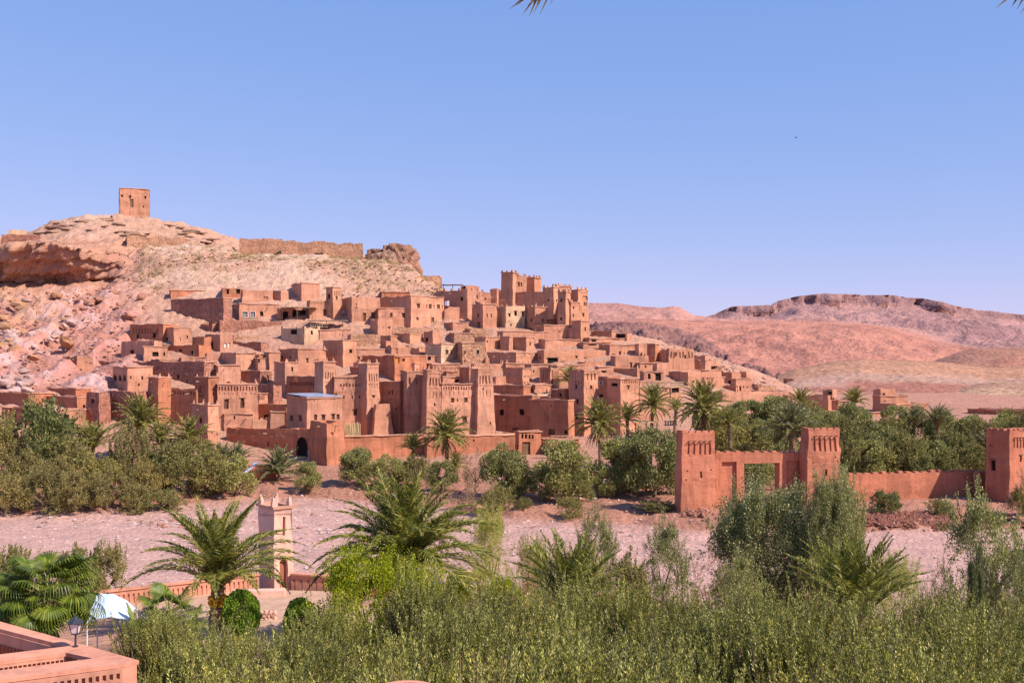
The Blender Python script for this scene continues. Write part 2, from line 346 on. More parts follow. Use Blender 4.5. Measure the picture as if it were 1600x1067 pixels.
# ------------------------------------------------------------------ desert hills beyond the village
def hill(name, label, crest, Yc, Yf, zf, Yb, mat, colf, prof=1.0, rough=1.0, seed=0, cliff=0.0, nc=220, nrw=60):
    xs = np.linspace(crest[0][0], crest[-1][0], nc); cy = np.interp(xs, [a for a, b in crest], [b for a, b in crest])
    Yfa = Yf if not isinstance(Yf, list) else np.interp(xs, [a for a, b in Yf], [b for a, b in Yf])
    zc = CZ+(HY-cy)/F*Yc
    T = np.concatenate([np.linspace(0, 1, nrw), np.linspace(1, 2, 8)[1:]])
    Pn = np.zeros((len(T), nc, 3)); hh = np.zeros((len(T), nc))
    for j, t in enumerate(T):
        if t <= 1:
            Y = Yfa+(Yc-Yfa)*t; k = t**prof
            if cliff: k = np.where(t < 0.93, k*(1-cliff), (1-cliff)*0.93**prof+(1-(1-cliff)*0.93**prof)*min((t-0.93)/0.03, 1)) if True else k
        else:
            Y = Yc+(Yb-Yc)*(t-1); k = 1-(t-1)**1.5
        Pn[j, :, 0] = (xs-CX)/F*Y; Pn[j, :, 1] = Y; Pn[j, :, 2] = zf+(zc-zf)*k; hh[j] = k
    Pf = Pn.reshape(-1, 3); s = 1.0/(Yc*0.055); o = (seed*3.1, seed, 2.0)
    a = fbm(Pf*np.array([1, .6, 1]), s, 6, 0.9, o); b = ridged(Pf*np.array([1, .35, .3]), s*2.0, 5, o)-1.0; g = fbm(Pf, s*9, 4, 0.7, o)
    hf = hh.ravel(); w = np.clip(hf*6, 0, 1)*np.clip((1.02-np.abs(hf-0.5)*1.0), 0.25, 1)
    H = float(np.max(zc)-zf)
    Pf[:, 2] += w*(a*0.055*H+b*0.052*H*rough+g*0.020*H*rough)*np.where(hf > 0.97, 0.25, 1)
    if cliff: Pf[:, 1] += np.clip((hf-0.80)/0.1, 0, 1)*(b*0.02*Yc+g*0.008*Yc)
    colr = colf(Pf, hf, a, b, g)
    n, m = len(T), nc; q = (np.arange(n-1)[:, None]*m+np.arange(m-1)[None, :]).ravel()
    o_ = link(name, meshq(name, Pf, np.stack([q, q+1, q+m+1, q+m], 1), mat, smooth=True, col=np.clip(colr*1.13, 0, .8)))
    return tag(o_, label, kind='structure')
def tones(base, alt, k=1.3, off=0.0):
    base, alt = C(*base), C(*alt)
    return lambda P, h, a, b, g: lerp(np.tile(base, (len(P), 1)), alt, np.clip(a*k+off+g*0.6, 0, 1))
def mesa_col(P, h, a, b, g):
    c = lerp(np.tile(C(.38,.20,.175), (len(P), 1)), C(.29,.15,.14), np.clip(a*1.5+0.2+g*0.8, 0, 1))
    return lerp(c, C(.22,.115,.112), np.clip((h-0.82)/0.1, 0, 1)*np.clip((1.0-h)/0.05+0.3, 0, 1))
def yel_col(P, h, a, b, g):
    c = lerp(np.tile(C(.33,.135,.095), (len(P), 1)), C(.42,.24,.175), np.clip((h+a*0.12-0.30)/0.10, 0, 1))
    c = lerp(c, C(.43,.215,.13), np.clip((h+a*0.12-0.50)/0.12, 0, 1))
    return lerp(c, C(.32,.155,.095), np.clip((h+g*0.1-0.93)/0.05, 0, 1))
hill('mesa', 'far mauve mesa with a dark rim of cliffs on the horizon',
     [(1040,540),(1096,497),(1118,492),(1125,488),(1142,480),(1200,478),(1215,471),(1245,464),(1285,460),(1340,462),(1400,463),(1440,469),(1480,477),(1520,484),(1560,488),(1590,492),(1700,496),(1900,520),(2100,550)],
     2200, 1250, 8, 3200, M['hillf'], mesa_col, 0.8, 1.3, 1, 0.12, 300, 70)
hill('far_ridge', 'low pink ridge on the horizon right of the kasbah',
     [(700,520),(800,490),(880,477),(920,473),(960,473),(1000,479),(1035,481),(1050,478),(1064,480),(1082,492),(1110,496),(1200,499),(1300,500),(1420,512),(1500,540)],
     1450, 800, 8, 2000, M['hillf'], tones((.43,.21,.165), (.34,.155,.125)), 0.8, 0.9, 2, 0, 240)
hill('boulder_hill', 'broad red hill strewn with rocks beyond the village',
     [(760,560),(860,525),(950,503),(1000,498),(1100,501),(1200,502),(1300,503),(1350,506),(1400,514),(1450,530),(1500,541),(1560,546),(1650,550),(1850,556),(2100,560)],
     950, 470, 8, 1250, M['hill'], tones((.43,.185,.13), (.31,.125,.092)), 0.75, 1.5, 3, 0, 300, 80)
hill('shaded_spur', 'stony spur with shade in its colour, behind the village slope',
     [(800,560),(880,522),(930,509),(960,503),(1000,503),(1050,511),(1090,522),(1125,540),(1150,560),(1200,572),(1240,585)],
     620, 420, 8, 760, M['hill'], tones((.25,.12,.10), (.15,.07,.066)), 0.7, 4.0, 4, 0, 220, 60)  # the spur's shaded flank is put into its dark colours
hill('red_hill', 'smooth red hill standing behind the yellow ridge',
     [(1380,590),(1430,574),(1470,560),(1500,549),(1525,544),(1600,542),(1750,541),(1950,570),(2100,585)],
     560, 430, 8, 720, M['hill'], tones((.34,.16,.108), (.28,.125,.085)), 0.75, 0.9, 5)
hill('red_mound', 'small red mound at the right edge before the red hill',
     [(1515,580),(1540,568),(1560,560),(1585,556),(1620,557),(1700,566),(1800,580)],
     490, 430, 8, 560, M['hill'], tones((.37,.16,.105), (.31,.13,.085)), 0.8, 0.7, 6, 0, 120)
hill('yellow_ridge', 'banded ridge, yellow above, white below, red at its foot',
     [(1215,588),(1240,577),(1262,572),(1300,565),(1345,561),(1420,563),(1480,566),(1540,574),(1600,573),(1700,576),(1900,580),(2100,590)],
     430, 285, 7.6, 520, M['hill'], yel_col, 0.7, 0.8, 7, 0, 260, 70)
hill('eroded_bank', 'eroded tan bank with a shaded gully left of it',
     [(1455,620),(1478,611),(1500,605),(1530,599),(1560,597),(1600,597),(1750,595),(1950,605)],
     320, 272, 7.6, 370, M['hill'], tones((.40,.235,.15), (.31,.155,.105)), 0.55, 1.8, 8, 0, 160)

# ------------------------------------------------------------------ mud-brick builder
def wob(p, a):
    q = Vector(p)
    v = noise.noise_vector(q*0.55)
    w = noise.noise_vector(q*1.9+Vector((9, 4, 2)))
    return Vector((v.x*a+w.x*a*0.45, v.y*a+w.y*a*0.45, v.z*a*0.4))
def lip(p, a):
    q = Vector((p[0], p[1], 0)); return (noise.noise(q*0.45)*1.0+noise.noise(q*1.7)*0.7)*a
class Walls:
    """four outer walls with real recesses, a parapet with an inner face, and the roof deck behind it"""
    def __init__(s, foot, zb, zt, batter=0.02, cell=0.8, jag=0.10, wobble=0.06, par=0.34, drop=0.55, ragged=0.0):
        # foot: 4 xy corners in order seen from outside going left to right along face 0,1,2,3
        s.zb, s.zt, s.par, s.drop, s.cell, s.jag, s.wb, s.rag = zb, zt, par, drop, cell, jag, wobble, ragged
        s.top = [Vector((p[0], p[1])) for p in foot]; c = sum(s.top, Vector((0, 0)))/4
        h = zt-zb; s.bot = [p+(p-c).normalized()*batter*h*1.4 for p in s.top]
        s.V = []; s.F = []; s.holes = [[], [], [], []]; s.c = c
        s.inn = []
        for i in range(4):
            a, b, d = s.top[i-1], s.top[i], s.top[(i+1) % 4]
            u = (a-b).normalized(); w = (d-b).normalized(); pp = min(par, (a-b).length*0.47, (d-b).length*0.47)
            s.inn.append(b+(u+w)*pp)
    def P(s, f, u, v):
        a, b = s.bot[f], s.bot[(f+1) % 4]; c, d = s.top[f], s.top[(f+1) % 4]
        p = (a*(1-u)+b*u)*(1-v)+(c*(1-u)+d*u)*v
        return Vector((p.x, p.y, s.zb+(s.zt-s.zb)*v))
    def normal(s, f):
        d = s.top[(f+1) % 4]-s.top[f]; return Vector((d.y, -d.x, 0)).normalized()
    def flen(s, f): return (s.top[(f+1) % 4]-s.top[f]).length
    def disp(s, p, v):
        q = p+wob(p, s.wb)
        if v > 0.6:
            q.z += lip(p, s.jag)*((v-0.6)/0.4)**2
            if s.rag: q.z -= max(0, (noise.noise(Vector((p.x, p.y, 3))*0.28)+0.5*noise.noise(Vector((p.x, p.y, 7))*0.9)+0.15))*s.rag*((v-0.6)/0.4)
        return q
    def build(s, org):
        org = Vector(org)
        for f in range(4):
            L, H = s.flen(f), s.zt-s.zb; hs = s.holes[f]
            def cuts(n, lo, hi):
                base = [i/n for i in range(n+1)]; ed = sorted({round(x, 5) for h in hs for x in (h[lo], h[hi])})
                out = [x for x in base if x in (0.0, 1.0) or all(abs(x-e) > 0.35/n for e in ed)]
                return sorted(set(out) | set(ed))
            seen = f in (0, 3)
            nu = max(1, min(40, int(L/s.cell))) if seen else max(1, min(10, int(L/2.0))); nv = max(2, min(24, int(H/(s.cell*1.3)))) if seen else 3
            us, vs = cuts(nu, 0, 1), cuts(nv, 2, 3)
            g = {}
            for j, v in enumerate(vs):
                for i, u in enumerate(us):
                    g[i, j] = len(s.V); s.V.append(s.disp(s.P(f, u, v), v)-org)
            for j in range(len(vs)-1):
                for i in range(len(us)-1):
                    um, vm = (us[i]+us[i+1])/2, (vs[j]+vs[j+1])/2
                    if any(h[0] < um < h[1] and h[2] < vm < h[3] for h in hs): continue
                    s.F.append((g[i, j], g[i+1, j], g[i+1, j+1], g[i, j+1]))
            N = s.normal(f)
            for h in hs:
                u0, u1, v0, v1, dep, pane, arch = h
                cs = [s.disp(s.P(f, u, v), v) for u, v in ((u0, v0), (u1, v0), (u1, v1), (u0, v1))]
                n = len(s.V); s.V += [c-org for c in cs]+[c-N*dep-org for c in cs]
                s.F += [(n, n+1, n+5, n+4), (n+1, n+2, n+6, n+5), (n+2, n+3, n+7, n+6), (n+3, n, n+4, n+7)]
                if pane: s.F.append((n+4, n+5, n+6, n+7))
                if arch:
                    A, B, Cc, Dd = cs; wdt = (B-A).length; hh = (Dd-A).length; r = min(wdt/2/hh*1.15, 0.7); K = 6
                    for side in (0, 1):
                        pts = []
                        for k in range(K+1):
                            a = math.pi/2*k/K; uu = 0.5-0.5*math.cos(a) if side == 0 else 0.5+0.5*math.cos(a); vv = 1-r+r*math.sin(a)
                            pts.append((A*(1-uu)+B*uu)*(1-vv)+(Dd*(1-uu)+Cc*uu)*vv)
                        corner = Dd if side == 0 else Cc; n = len(s.V)
                        s.V += [p+N*0.004-org for p in [corner]+pts]+[p-N*dep*0.8-org for p in pts]
                        for k in range(K):
                            t = (n, n+1+k, n+2+k); s.F.append(t if side else t[::-1])
                            q = (n+1+k, n+2+k, n+2+K+1+k, n+1+K+1+k); s.F.append(q)
            # parapet top and inner face
            m = len(vs)-1; A, B = s.inn[f], s.inn[(f+1) % 4]; ring = []
            for i, u in enumerate(us):
                q = A*(1-u)+B*u; zt = (s.V[g[i, m]]+org).z
                k = len(s.V); s.V += [Vector((q.x, q.y, zt-0.02))-org, Vector((q.x, q.y, s.zt-s.drop-s.rag*0.8))-org]; ring.append(k)
            for i in range(len(us)-1):
                s.F += [(g[i, m], g[i+1, m], ring[i+1], ring[i]), (ring[i], ring[i+1], ring[i+1]+1, ring[i]+1)]
        return s.V, s.F
    def roof(s, org):
        o = Vector(org); z = s.zt-s.drop+0.03-s.rag*0.8
        return [Vector((p.x, p.y, z))-o for p in s.inn], [(0, 1, 2, 3)]

def merlon_mesh(kind, mat):
    b = MB()
    if kind == 'horn':      # curved horn standing on a parapet corner
        b.tube([(0,0,-.05), (0,0,.22), (.05,0,.42), (.13,0,.60)], [.20,.16,.11,.03], 5)
    elif kind == 'step':    # stepped merlon
        b.box((0,0,.14), (.62,.42,.36), 0, .94); b.box((0,0,.46), (.36,.38,.30), 0, .9); b.box((0,0,.70), (.16,.3,.2), 0, .8)
    else:                   # plain block
        b.box((0,0,.20), (.55,.38,.52), 0, .86)
    return mesh('merlon', b.V, b.F, mat)
MER = {k: merlon_mesh(k, M['cop']) for k in ('horn', 'step', 'block')}
b = MB(); b.tube([(0,0.25,0.03), (0,-0.75,-0.03)], [.07,.055], 5); SPOUT = mesh('rain_spout', b.V, b.F, M['wood2'])
b = MB(); b.tube([(0,0.2,0), (0,-0.42,0)], .06, 5); BEAM = mesh('roof_beam', b.V, b.F, M['wood'])

REG = [0, 0, 1.0]
def region(ox, oy, s): REG[:] = [ox, oy, s]
LAB = {}
DEFER = []
def face_uv(w, f, C0, u, L, px, py):
    """where the sight line through a photo pixel meets a wall: distance along the wall and height"""
    k = (px-CX)/F; t = (k*C0.y-C0.x)/(u.x-k*u.y); Y = C0.y+t*u.y
    return t, CZ-(py-HY)/F*Y, Y
NW = [0]
def house(label, xl, xc, xr, yt, yb, w=(), n='mud_brick_house', cat='house', mat=None, th=None, dep=5.0, batter=0.015, cop=None, mer=None,
          nr=(), sp=0, Y=None, rag=0.0, jag=0.19, group='mud-brick houses of the village', beams=0, found=2.5, raw=False, thick=None, par=0.34, minr=2.2):
    ox, oy, s = (0, 0, 1.0) if raw else REG
    X = lambda v: ox+v/s
    Yp = lambda v: oy+v/s
    xl, xc, xr, yt, yb = X(xl), X(xc), X(xr), Yp(yt), Yp(yb)
    if Y is None: Y = ray_ground(xc, yb, 135.0)
    lw, rw = max(xc-xl, 0), max(xr-xc, 1)
    if th is None: th = math.degrees(math.atan2(lw, rw)) if lw > 2.5 else 24.0
    th = math.radians(min(max(th, 12), 60))
    C0 = Vector(((xc-CX)/F*Y, Y)); uR = Vector((math.cos(th), math.sin(th))); uL = Vector((-math.sin(th), math.cos(th)))
    def run(u, px): k = (px-CX)/F; return (k*C0.y-C0.x)/(u.x-k*u.y)
    LR = min(max(run(uR, xr), minr), 45); LL = run(uL, xl) if lw > 2.5 else min(dep, 3.2)
    LL = min(max(LL, min(1.6, minr)), 30)
    if thick: LL = thick
    zt = CZ-(yt-HY)/F*Y; zb = CZ-(yb-HY)/F*Y-found
    foot = [C0, C0+uR*LR, C0+uR*LR+uL*LL, C0+uL*LL]      # face 0 = lit front, face 3 = shaded side
    W_ = Walls(foot, zb, zt, batter, 0.6, jag, 0.15, par if not thick else thick*0.46, 0.55 if not thick else 0.03, rag)
    org = Vector((C0.x, C0.y, zb)); root = empty(n, org); tag(root, label, cat, group, 'thing')
    hash_ = rng.random()
    mat = M[mat or ('mud', 'mudp', 'mud', 'mudt', 'mudp')[int(hash_*5)]]
    panes = []
    def hole(px, py, ww, wh, style, dpt=None):
        f = 3 if px < xc else 0
        u_, L_ = (uL, LL) if f == 3 else (uR, LR)
        t0, z, Yd = face_uv(W_, f, C0, u_, L_, px-ww/2, py); t1, _, _ = face_uv(W_, f, C0, u_, L_, px+ww/2, py)
        a, b_ = sorted((t0/L_, t1/L_)); hv = wh*Yd/F/2
        v0, v1 = (z-hv-zb)/(zt-zb), (z+hv-zb)/(zt-zb)
        if f == 3: a, b_ = 1-b_, 1-a
        a, b_ = max(a, 0.02), min(b_, 0.98); v0, v1 = max(v0, 0.01), min(v1, 0.975)
        if b_-a < 0.004 or v1-v0 < 0.004: return
        for h in W_.holes[f]:
            if not (b_ <= h[0] or a >= h[1] or v1 <= h[2] or v0 >= h[3]): return
        niche = style == 'n'; d = dpt or (0.22 if niche else 0.28)
        W_.holes[f].append((a, b_, v0, v1, d, niche, style in ('a', 'A', 'B')))
        if not niche: panes.append((f, a, b_, v0, v1, d, style))
    for q in w: hole(X(q[0]), Yp(q[1]), q[2]/s, q[3]/s, q[4] if len(q) > 4 else 'w')
    for (x0, x1, y, hgt, cnt, fill) in nr:      # rows of blind niches
        st = (x1-x0)/cnt
        for i in range(cnt): hole(X(x0+st*(i+0.5)), Yp(y), st*fill/s, hgt/s, 'n')
    q_ = random.Random(int(xc*7+yt*13))
    if not thick:                                # putlog holes left by the scaffolding
        for f, L_ in ((0, LR), (3, LL)):
            for _ in range(int(L_*(zt-zb-found)*.045)):
                u, v = q_.uniform(.06, .94), 1-q_.uniform(.06, .75)*(zt-zb-found)/(zt-zb); du, dv = .09/L_, .10/(zt-zb)
                if all(u+du < h[0]-.01 or u-du > h[1]+.01 or v+dv < h[2]-.01 or v-dv > h[3]+.01 for h in W_.holes[f]): W_.holes[f].append((u-du, u+du, v-dv, v+dv, .16, True, False))
    V, Fc = W_.build(org)
    link('wall', mesh('wall', V, Fc, mat), root)
    V, Fc = W_.roof(org); link('roof', mesh('roof', V, Fc, M['roof']), root)
    for (f, a, b_, v0, v1, d, style) in panes:
        N = W_.normal(f); ctr = W_.disp(W_.P(f, (a+b_)/2, (v0+v1)/2), (v0+v1)/2)-org
        cs = [W_.disp(W_.P(f, u, v), v)-org for u, v in ((a, v0), (b_, v0), (b_, v1), (a, v1))]
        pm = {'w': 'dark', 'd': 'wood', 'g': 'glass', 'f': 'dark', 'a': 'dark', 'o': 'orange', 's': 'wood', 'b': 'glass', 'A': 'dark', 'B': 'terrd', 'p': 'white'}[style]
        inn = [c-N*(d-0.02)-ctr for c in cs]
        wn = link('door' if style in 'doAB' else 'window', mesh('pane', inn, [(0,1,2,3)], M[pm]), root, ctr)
        e = (cs[1]-cs[0]); e1 = e.normalized(); up = Vector((0,0,1)); wd, hg = e.length, (cs[3]-cs[0]).length
        if style in 'ws' and wd > .35 and q_.random() < .7:
            fb = MB(); fb.box(up*(hg/2+.06)+N*.03, (wd+.28, .14, .10), math.atan2(e1.y, e1.x)); link('lintel', mesh('lintel', fb.V, fb.F, M['wood']), wn)
        if style in 'fgb':      # plastered or painted surround, standing proud
            fb = MB(); q = 0.07; ang = math.atan2(e1.y, e1.x)
            for (cx, cz, sx, sz) in ((0, hg/2+q/2, wd+2*q, q), (0, -hg/2-q/2, wd+2*q, q), (-wd/2-q/2, 0, q, hg-0.01), (wd/2+q/2, 0, q, hg-0.01)):
                fb.box(e1*cx+up*cz+N*0.03, (sx, 0.12, sz), ang)
            link('frame', mesh('frame', fb.V, fb.F, M['white'] if style == 'b' else M['mudw']), wn)
        if style in 'gbs':
            fb = MB(); ang = math.atan2(e1.y, e1.x)
            for k in range(1, 3): fb.box(e1*(wd*(k/3-0.5))-N*(d-0.08), (0.05, 0.05, hg), ang)
            fb.box(-N*(d-0.085), (wd, 0.05, 0.05), ang)
            link('bars', mesh('bars', fb.V, fb.F, M['wood'] if style != 'b' else M['white']), wn)
    if cop is None: cop = rng.random() < 0.6 and not rag
    tops = [Vector((p.x, p.y)) for p in W_.top]
    if cop:     # projecting mud-and-reed coping
        Vc, Fq = [], []; out = 0.14
        for f in (0, 1, 2, 3):
            A, B = tops[f], tops[(f+1) % 4]; Np = W_.normal(f).xy; d = (B-A).normalized(); A2, B2 = A-d*out, B+d*out; m = max(2, int((B-A).length/1.1))
            m = min(m, 30); base = len(Vc)
            for i in range(m+1):
                p = A2*(1-i/m)+B2*(i/m); j = lip((p.x, p.y), jag)+zt; t = 0.13+0.05*noise.noise(Vector((p.x*2, p.y*2, 5)))
                k = 0.03*noise.noise(Vector((p.x*1.3, p.y*1.3, 9)))
                o_ = p+Np*(out+k); i_ = p-Np*0.2
                for q, z in ((o_, j-0.03), (o_, j+t), (i_, j+t), (i_, j-0.03)): Vc.append(Vector((q.x, q.y, z))-org)
            for i in range(m):
                a = base+i*4
                Fq += [(a, a+4, a+5, a+1), (a+1, a+5, a+6, a+2), (a+3, a+2, a+6, a+7), (a, a+3, a+7, a+4)]
            Fq += [(base, base+1, base+2, base+3), tuple(base+m*4+k for k in (3, 2, 1, 0))]
        link('coping', mesh('coping', Vc, Fq, M['cop']), root)
    zz = zt+(0.12 if cop else 0.0)
    if mer:
        kind, step = mer; ang0 = th
        for f in (0, 3, 1):
            A, B = tops[f], tops[(f+1) % 4]; L_ = (B-A).length; d = (B-A).normalized(); ins = -W_.normal(f).xy*0.15
            if step == 0: pos = [0.25, L_-0.25] if f == 0 else ([0.25] if f == 3 else [L_-0.25])
            else:
                m = max(1, round((L_-0.5)/step)); pos = [0.25+(L_-0.5)*i/m for i in range(m+1)]
                if f != 0: pos = pos[:-1] if f == 3 else pos[1:]
            for p in pos:
                q = A+d*p+ins; k = 0.8+0.4*rng.random()
                link('merlon', MER[kind], root, Vector((q.x, q.y, zz+lip((q.x, q.y), jag)-0.04))-org, (0, 0, math.atan2(d.y, d.x)+(rng.uniform(-.2, .2) if kind != 'horn' else (math.pi if p > L_/2 else 0))), (k, 1.0, k*1.05))
    if sp:
        for f, L_ in ((0, LR), (3, LL)):
            for i in range(sp):
                u = (i+0.5+rng.uniform(-.2, .2))/sp; p = W_.P(f, u, 1.0); N = W_.normal(f)
                link('rain_spout', SPOUT, root, Vector((p.x, p.y, zt-0.62-rng.random()*0.2))-org, (rng.uniform(-.1, .05), 0, math.atan2(N.y, N.x)+math.pi/2), rng.uniform(.8, 1.2))
    if beams:
        L_ = LR
        for i in range(beams):
            p = W_.P(0, (i+0.5)/beams, 1.0); N = W_.normal(0)
            link('roof_beam', BEAM, root, Vector((p.x, p.y, zt-0.42))-org, (0, 0, math.atan2(N.y, N.x)+math.pi/2))
    return root, W_, Y
H = house
TW = dict(n='mud_brick_tower', cat='tower', group='mud-brick towers of the village')
KW = dict(n='kasbah_tower', cat='tower', group='towers of the crowning kasbah')
WL = dict(n='mud_brick_wall', cat='wall', group='mud-brick walls of the village', cop=False)

# ------------------------------------------------------------------ the hilltop
region(0, 0, 1.0)
H('square mud-brick granary standing alone on the hilltop', 180, 187, 234, 294, 331, [(206,317.5,5,13,'d'),(190.5,306.5,3,3),(203.5,308,2.5,4),(227,309,2.5,4),(224,323,2,3)], n='granary', cat='granary', mat='mudt', group='hilltop ruins', Y=331, th=20, cop=True, found=1.5)
H('low pale hut on the skyline at the far left', 10, 13, 42, 359, 366, n='stone_hut', cat='hut', mat='mudw', group='hilltop ruins', Y=322, th=23)
WA = dict(n='ruined_wall', cat='wall', group='hilltop ruins', cop=False, thick=1.2)
H('left section of the ruined ridge rampart, joining the granary slope', 372, 374, 442, 372, 398, mat='rubt', Y=306.4, th=12, rag=.9, jag=0.35, **WA)
H('middle section of the ruined ridge rampart', 438, 440, 508, 375.5, 399, mat='rubt', Y=306, th=12, rag=1.3, jag=0.4, **WA)
H('right section of the ruined ridge rampart, ending before the crag', 503, 505, 567, 378.5, 401, mat='rubt', Y=305.5, th=12, rag=1.0, jag=0.4, **WA)
H('ruined wall with a shaded left end below the granary', 180, 199, 290, 368, 394, mat='rubt', Y=295.5, th=23, rag=0.8, jag=0.4, n='ruined_wall', cat='wall', group='hilltop ruins', cop=False)
H('low stony terrace wall at middle height of the bare slope', 300, 305, 440, 401, 414, mat='rubt', Y=288, th=12, rag=0.9, jag=0.35, **WA)
H('short broken wall on the skyline left of the granary', 0, 2, 62, 366, 374, mat='rub', Y=300, th=12, rag=0.6, jag=0.2, **WA)
H('long retaining wall crossing the slope above the upper houses', 440, 450, 690, 427, 440, mat='rubt', Y=273, th=12, rag=0.5, jag=0.3, **WA)
H('dark wall stub at the foot of the granary slope', 130, 136, 186, 384, 396, mat='rubt', Y=297, th=23, rag=1.5, jag=0.4, **WA)

# ------------------------------------------------------------------ far left quarter of the village
region(0, 480, 4.85)
H('reddish house with blind niches, highest against the rocky slope', 985, 1235, 1345, 130, 262, [(1048,220,20,35,'f'),(1168,215,22,35)], mat='mudr', nr=[(1000,1200,180,40,9,.45)])
H('pink cube house with framed windows beside the rocky slope', 1213, 1318, 1450, 155, 292, [(1268,245,22,32,'f'),(1362,243,10,26,'p'),(1415,225,12,28,'f')], mat='mudp')
H('shaded house with one square window under the reddish niche house', 920, 1165, 1215, 256, 396, [(1000,348,25,40)])
H('small forward block with a wide dark loggia, second tier at far left', 1018, 1090, 1272, 300, 408, [(1178,355,50,32),(1245,355,15,26)])
H('long low house with three shaded windows below the pink cube house', 1190, 1505, 1600, 288, 382, [(1265,330,16,26),(1365,335,18,28),(1455,345,20,30,'f')], mat='mudr')
H('tiny ruined hut at the edge of the pale rocks', 480, 580, 705, 368, 412, [(525,395,16,32,'d')], rag=.5)
H('long rubble retaining wall below the rocks at far left', 580, 1208, 1345, 408, 470, mat='rub', rag=.3, cop=False, n='retaining_wall', cat='wall', found=6)
H('house with three pointed arched niches by the pale rocks', 855, 965, 1155, 455, 640, [(872,535,22,46,'a'),(908,535,22,46,'a'),(943,535,22,46,'a'),(993,530,12,20),(1075,535,14,26),(1050,585,12,18)], mat='mud', th=35)
H('dark rubble house with one framed window above the left towers', 1160, 1545, 1600, 415, 612, [(1350,528,18,28),(1420,558,26,38,'f')], mat='rub')
H('low lit parapet room behind the dark rubble house', 1340, 1368, 1565, 380, 420, [(1400,395,10,12)])
H('long flat-roofed house at the left edge of the photo', -120, 215, 402, 655, 772, [(247,720,12,18)], mat='mudr')
H('low shaded house just under the pale rocks', 360, 575, 690, 620, 690, mat='mudr')
H('flat house with a single dark window at its right end, left edge', 320, 585, 660, 682, 792, [(637,750,22,24)], mat='mudr')
H('lowest house at the left edge, half behind the tall dark tree', 15, 215, 300, 766, 892, [(110,825,18,30)], mat='mudr')
H('low lit annex behind the tamarisks at the left', 430, 442, 650, 780, 900, [(500,830,40,40)], mat='mud', th=23)
H('narrow rubble tower house at the village left foot', 655, 752, 782, 645, 890, [(703,710,20,35)], mat='rub', rag=.5, **TW)
H('deep shaded ruin with one lit face and slit window, left foot', 782, 1030, 1122, 640, 892, [(988,705,20,30),(1068,700,14,30),(828,860,18,16),(870,740,40,70,'n')], mat='rub', rag=.4, **TW)
H('slim watch tower with corner horns, leftmost of the tall towers', 1122, 1200, 1282, 538, 890, [(1162,685,8,20),(1160,760,8,14)], mer=('horn', 0), sp=1, mat='mudr', batter=.03, cop=True, **TW)
H('broad shaded wall house with a niche frieze between two left towers', 1222, 1488, 1500, 622, 922, [(1270,680,8,40,'p'),(1288,760,10,10),(1320,880,28,40),(1435,880,28,40)], nr=[(1235,1480,650,24,12,.5)], sp=2, mat='mudr')  # first slot: sunlight painted as a white pane

region(220, 560, 5.336)
H('tower with a tall framed recess, left of the frieze facade', 455, 565, 642, 160, 602, [(603,298,14,28),(515,270,45,95,'n')], mer=('horn', 0), sp=1, cop=True, mat='mudr', batter=.02, **TW)
H('facade with a frieze of small niches and two tall shuttered windows', 632, 640, 975, 215, 602, [(715,380,36,80,'s'),(845,372,32,80,'s')], nr=[(642,968,250,38,13,.5),(642,968,292,20,9,.14)], mat='mudp', th=18, mer=('horn', 0))
H('tall blank tower foremost at the left, with one square window', 425, 560, 650, 390, 770, [(500,520,24,40),(628,630,8,20),(500,640,16,30),(590,620,8,16)], mer=('horn', 0), sp=1, cop=True, mat='mudp', batter=.03, **TW)
H('low lit annex with spouts in front of the frieze facade', 655, 695, 935, 462, 606, [(780,495,14,30)], sp=2, mat='mudp')
H('stepped parapet wall left of the house with blue roof panels', 925, 932, 1085, 520, 606, mer=('block', 1.5), mat='mudp', th=23, **WL)
H('small stair turret ending the stepped parapet wall', 1070, 1084, 1150, 448, 606, mat='mudp', **TW)
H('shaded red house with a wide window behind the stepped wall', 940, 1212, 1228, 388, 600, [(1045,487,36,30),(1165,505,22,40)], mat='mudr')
region(0, 0, 1.0)
BP, WBP, YBP = H('house with a blue striped panel roof above the arched gate', 448, 479.8, 534, 622, 672, [(456,653,5,9,'s'),(469,653,5,9,'s'),(493.5,652,5,8.5,'s'),(505.5,652,5,8,'s'),(520,651,4.5,8,'s'),(527.5,651,4.5,8,'s')], mat='mudp', cop=True, Y=171)
H('shaded front wall left of the arched village gate', 354, 455, 458, 672.5, 709, [(419.5,694,2.5,6),(432.5,694,2.5,5)], mat='mudr', th=60, dep=10, n='village_wall', cat='wall', rag=.25, cop=False, sp=1, found=3.5)
H('arched village gate, its dark passage facing left', 452, 485, 489, 671, 715, [(472,699,17,34,'A')], mat='mudr', th=60, n='village_gate', cat='gate', cop=False, rag=.2)
H('rounded corner bastion beside the arched village gate', 485, 511, 537, 659, 727, [(519,677,4,6,'n')], mat='mudr', n='corner_bastion', cat='tower', batter=.05, cop=False, rag=.2, sp=1)
H('long plain rampart in front of the central towers', 535, 537, 666, 683, 722, mat='mudr', th=23, n='village_wall', cat='wall', cop=True, thick=1.0)
H('plain rampart under the twin central towers, behind the palms', 664, 667, 812, 683, 716, [(741,687.5,3.5,3)], mat='mudr', th=23, n='village_wall', cat='wall', cop=True, thick=1.0)
H('rampart gatehouse with an arcade of four small arches', 806, 811, 846, 675, 712, [(822.5,702,12.5,23,'d'),(810,698,3,8)]+[(816.5+i*5.3,682,3.2,7,'a') for i in range(4)], mat='mudr', n='gatehouse', cat='gatehouse', cop=True, th=23, dep=4)
H('low terrace house beside the small gatehouse', 846, 860, 905, 688, 712, mat='mudr', cop=True, th=20)

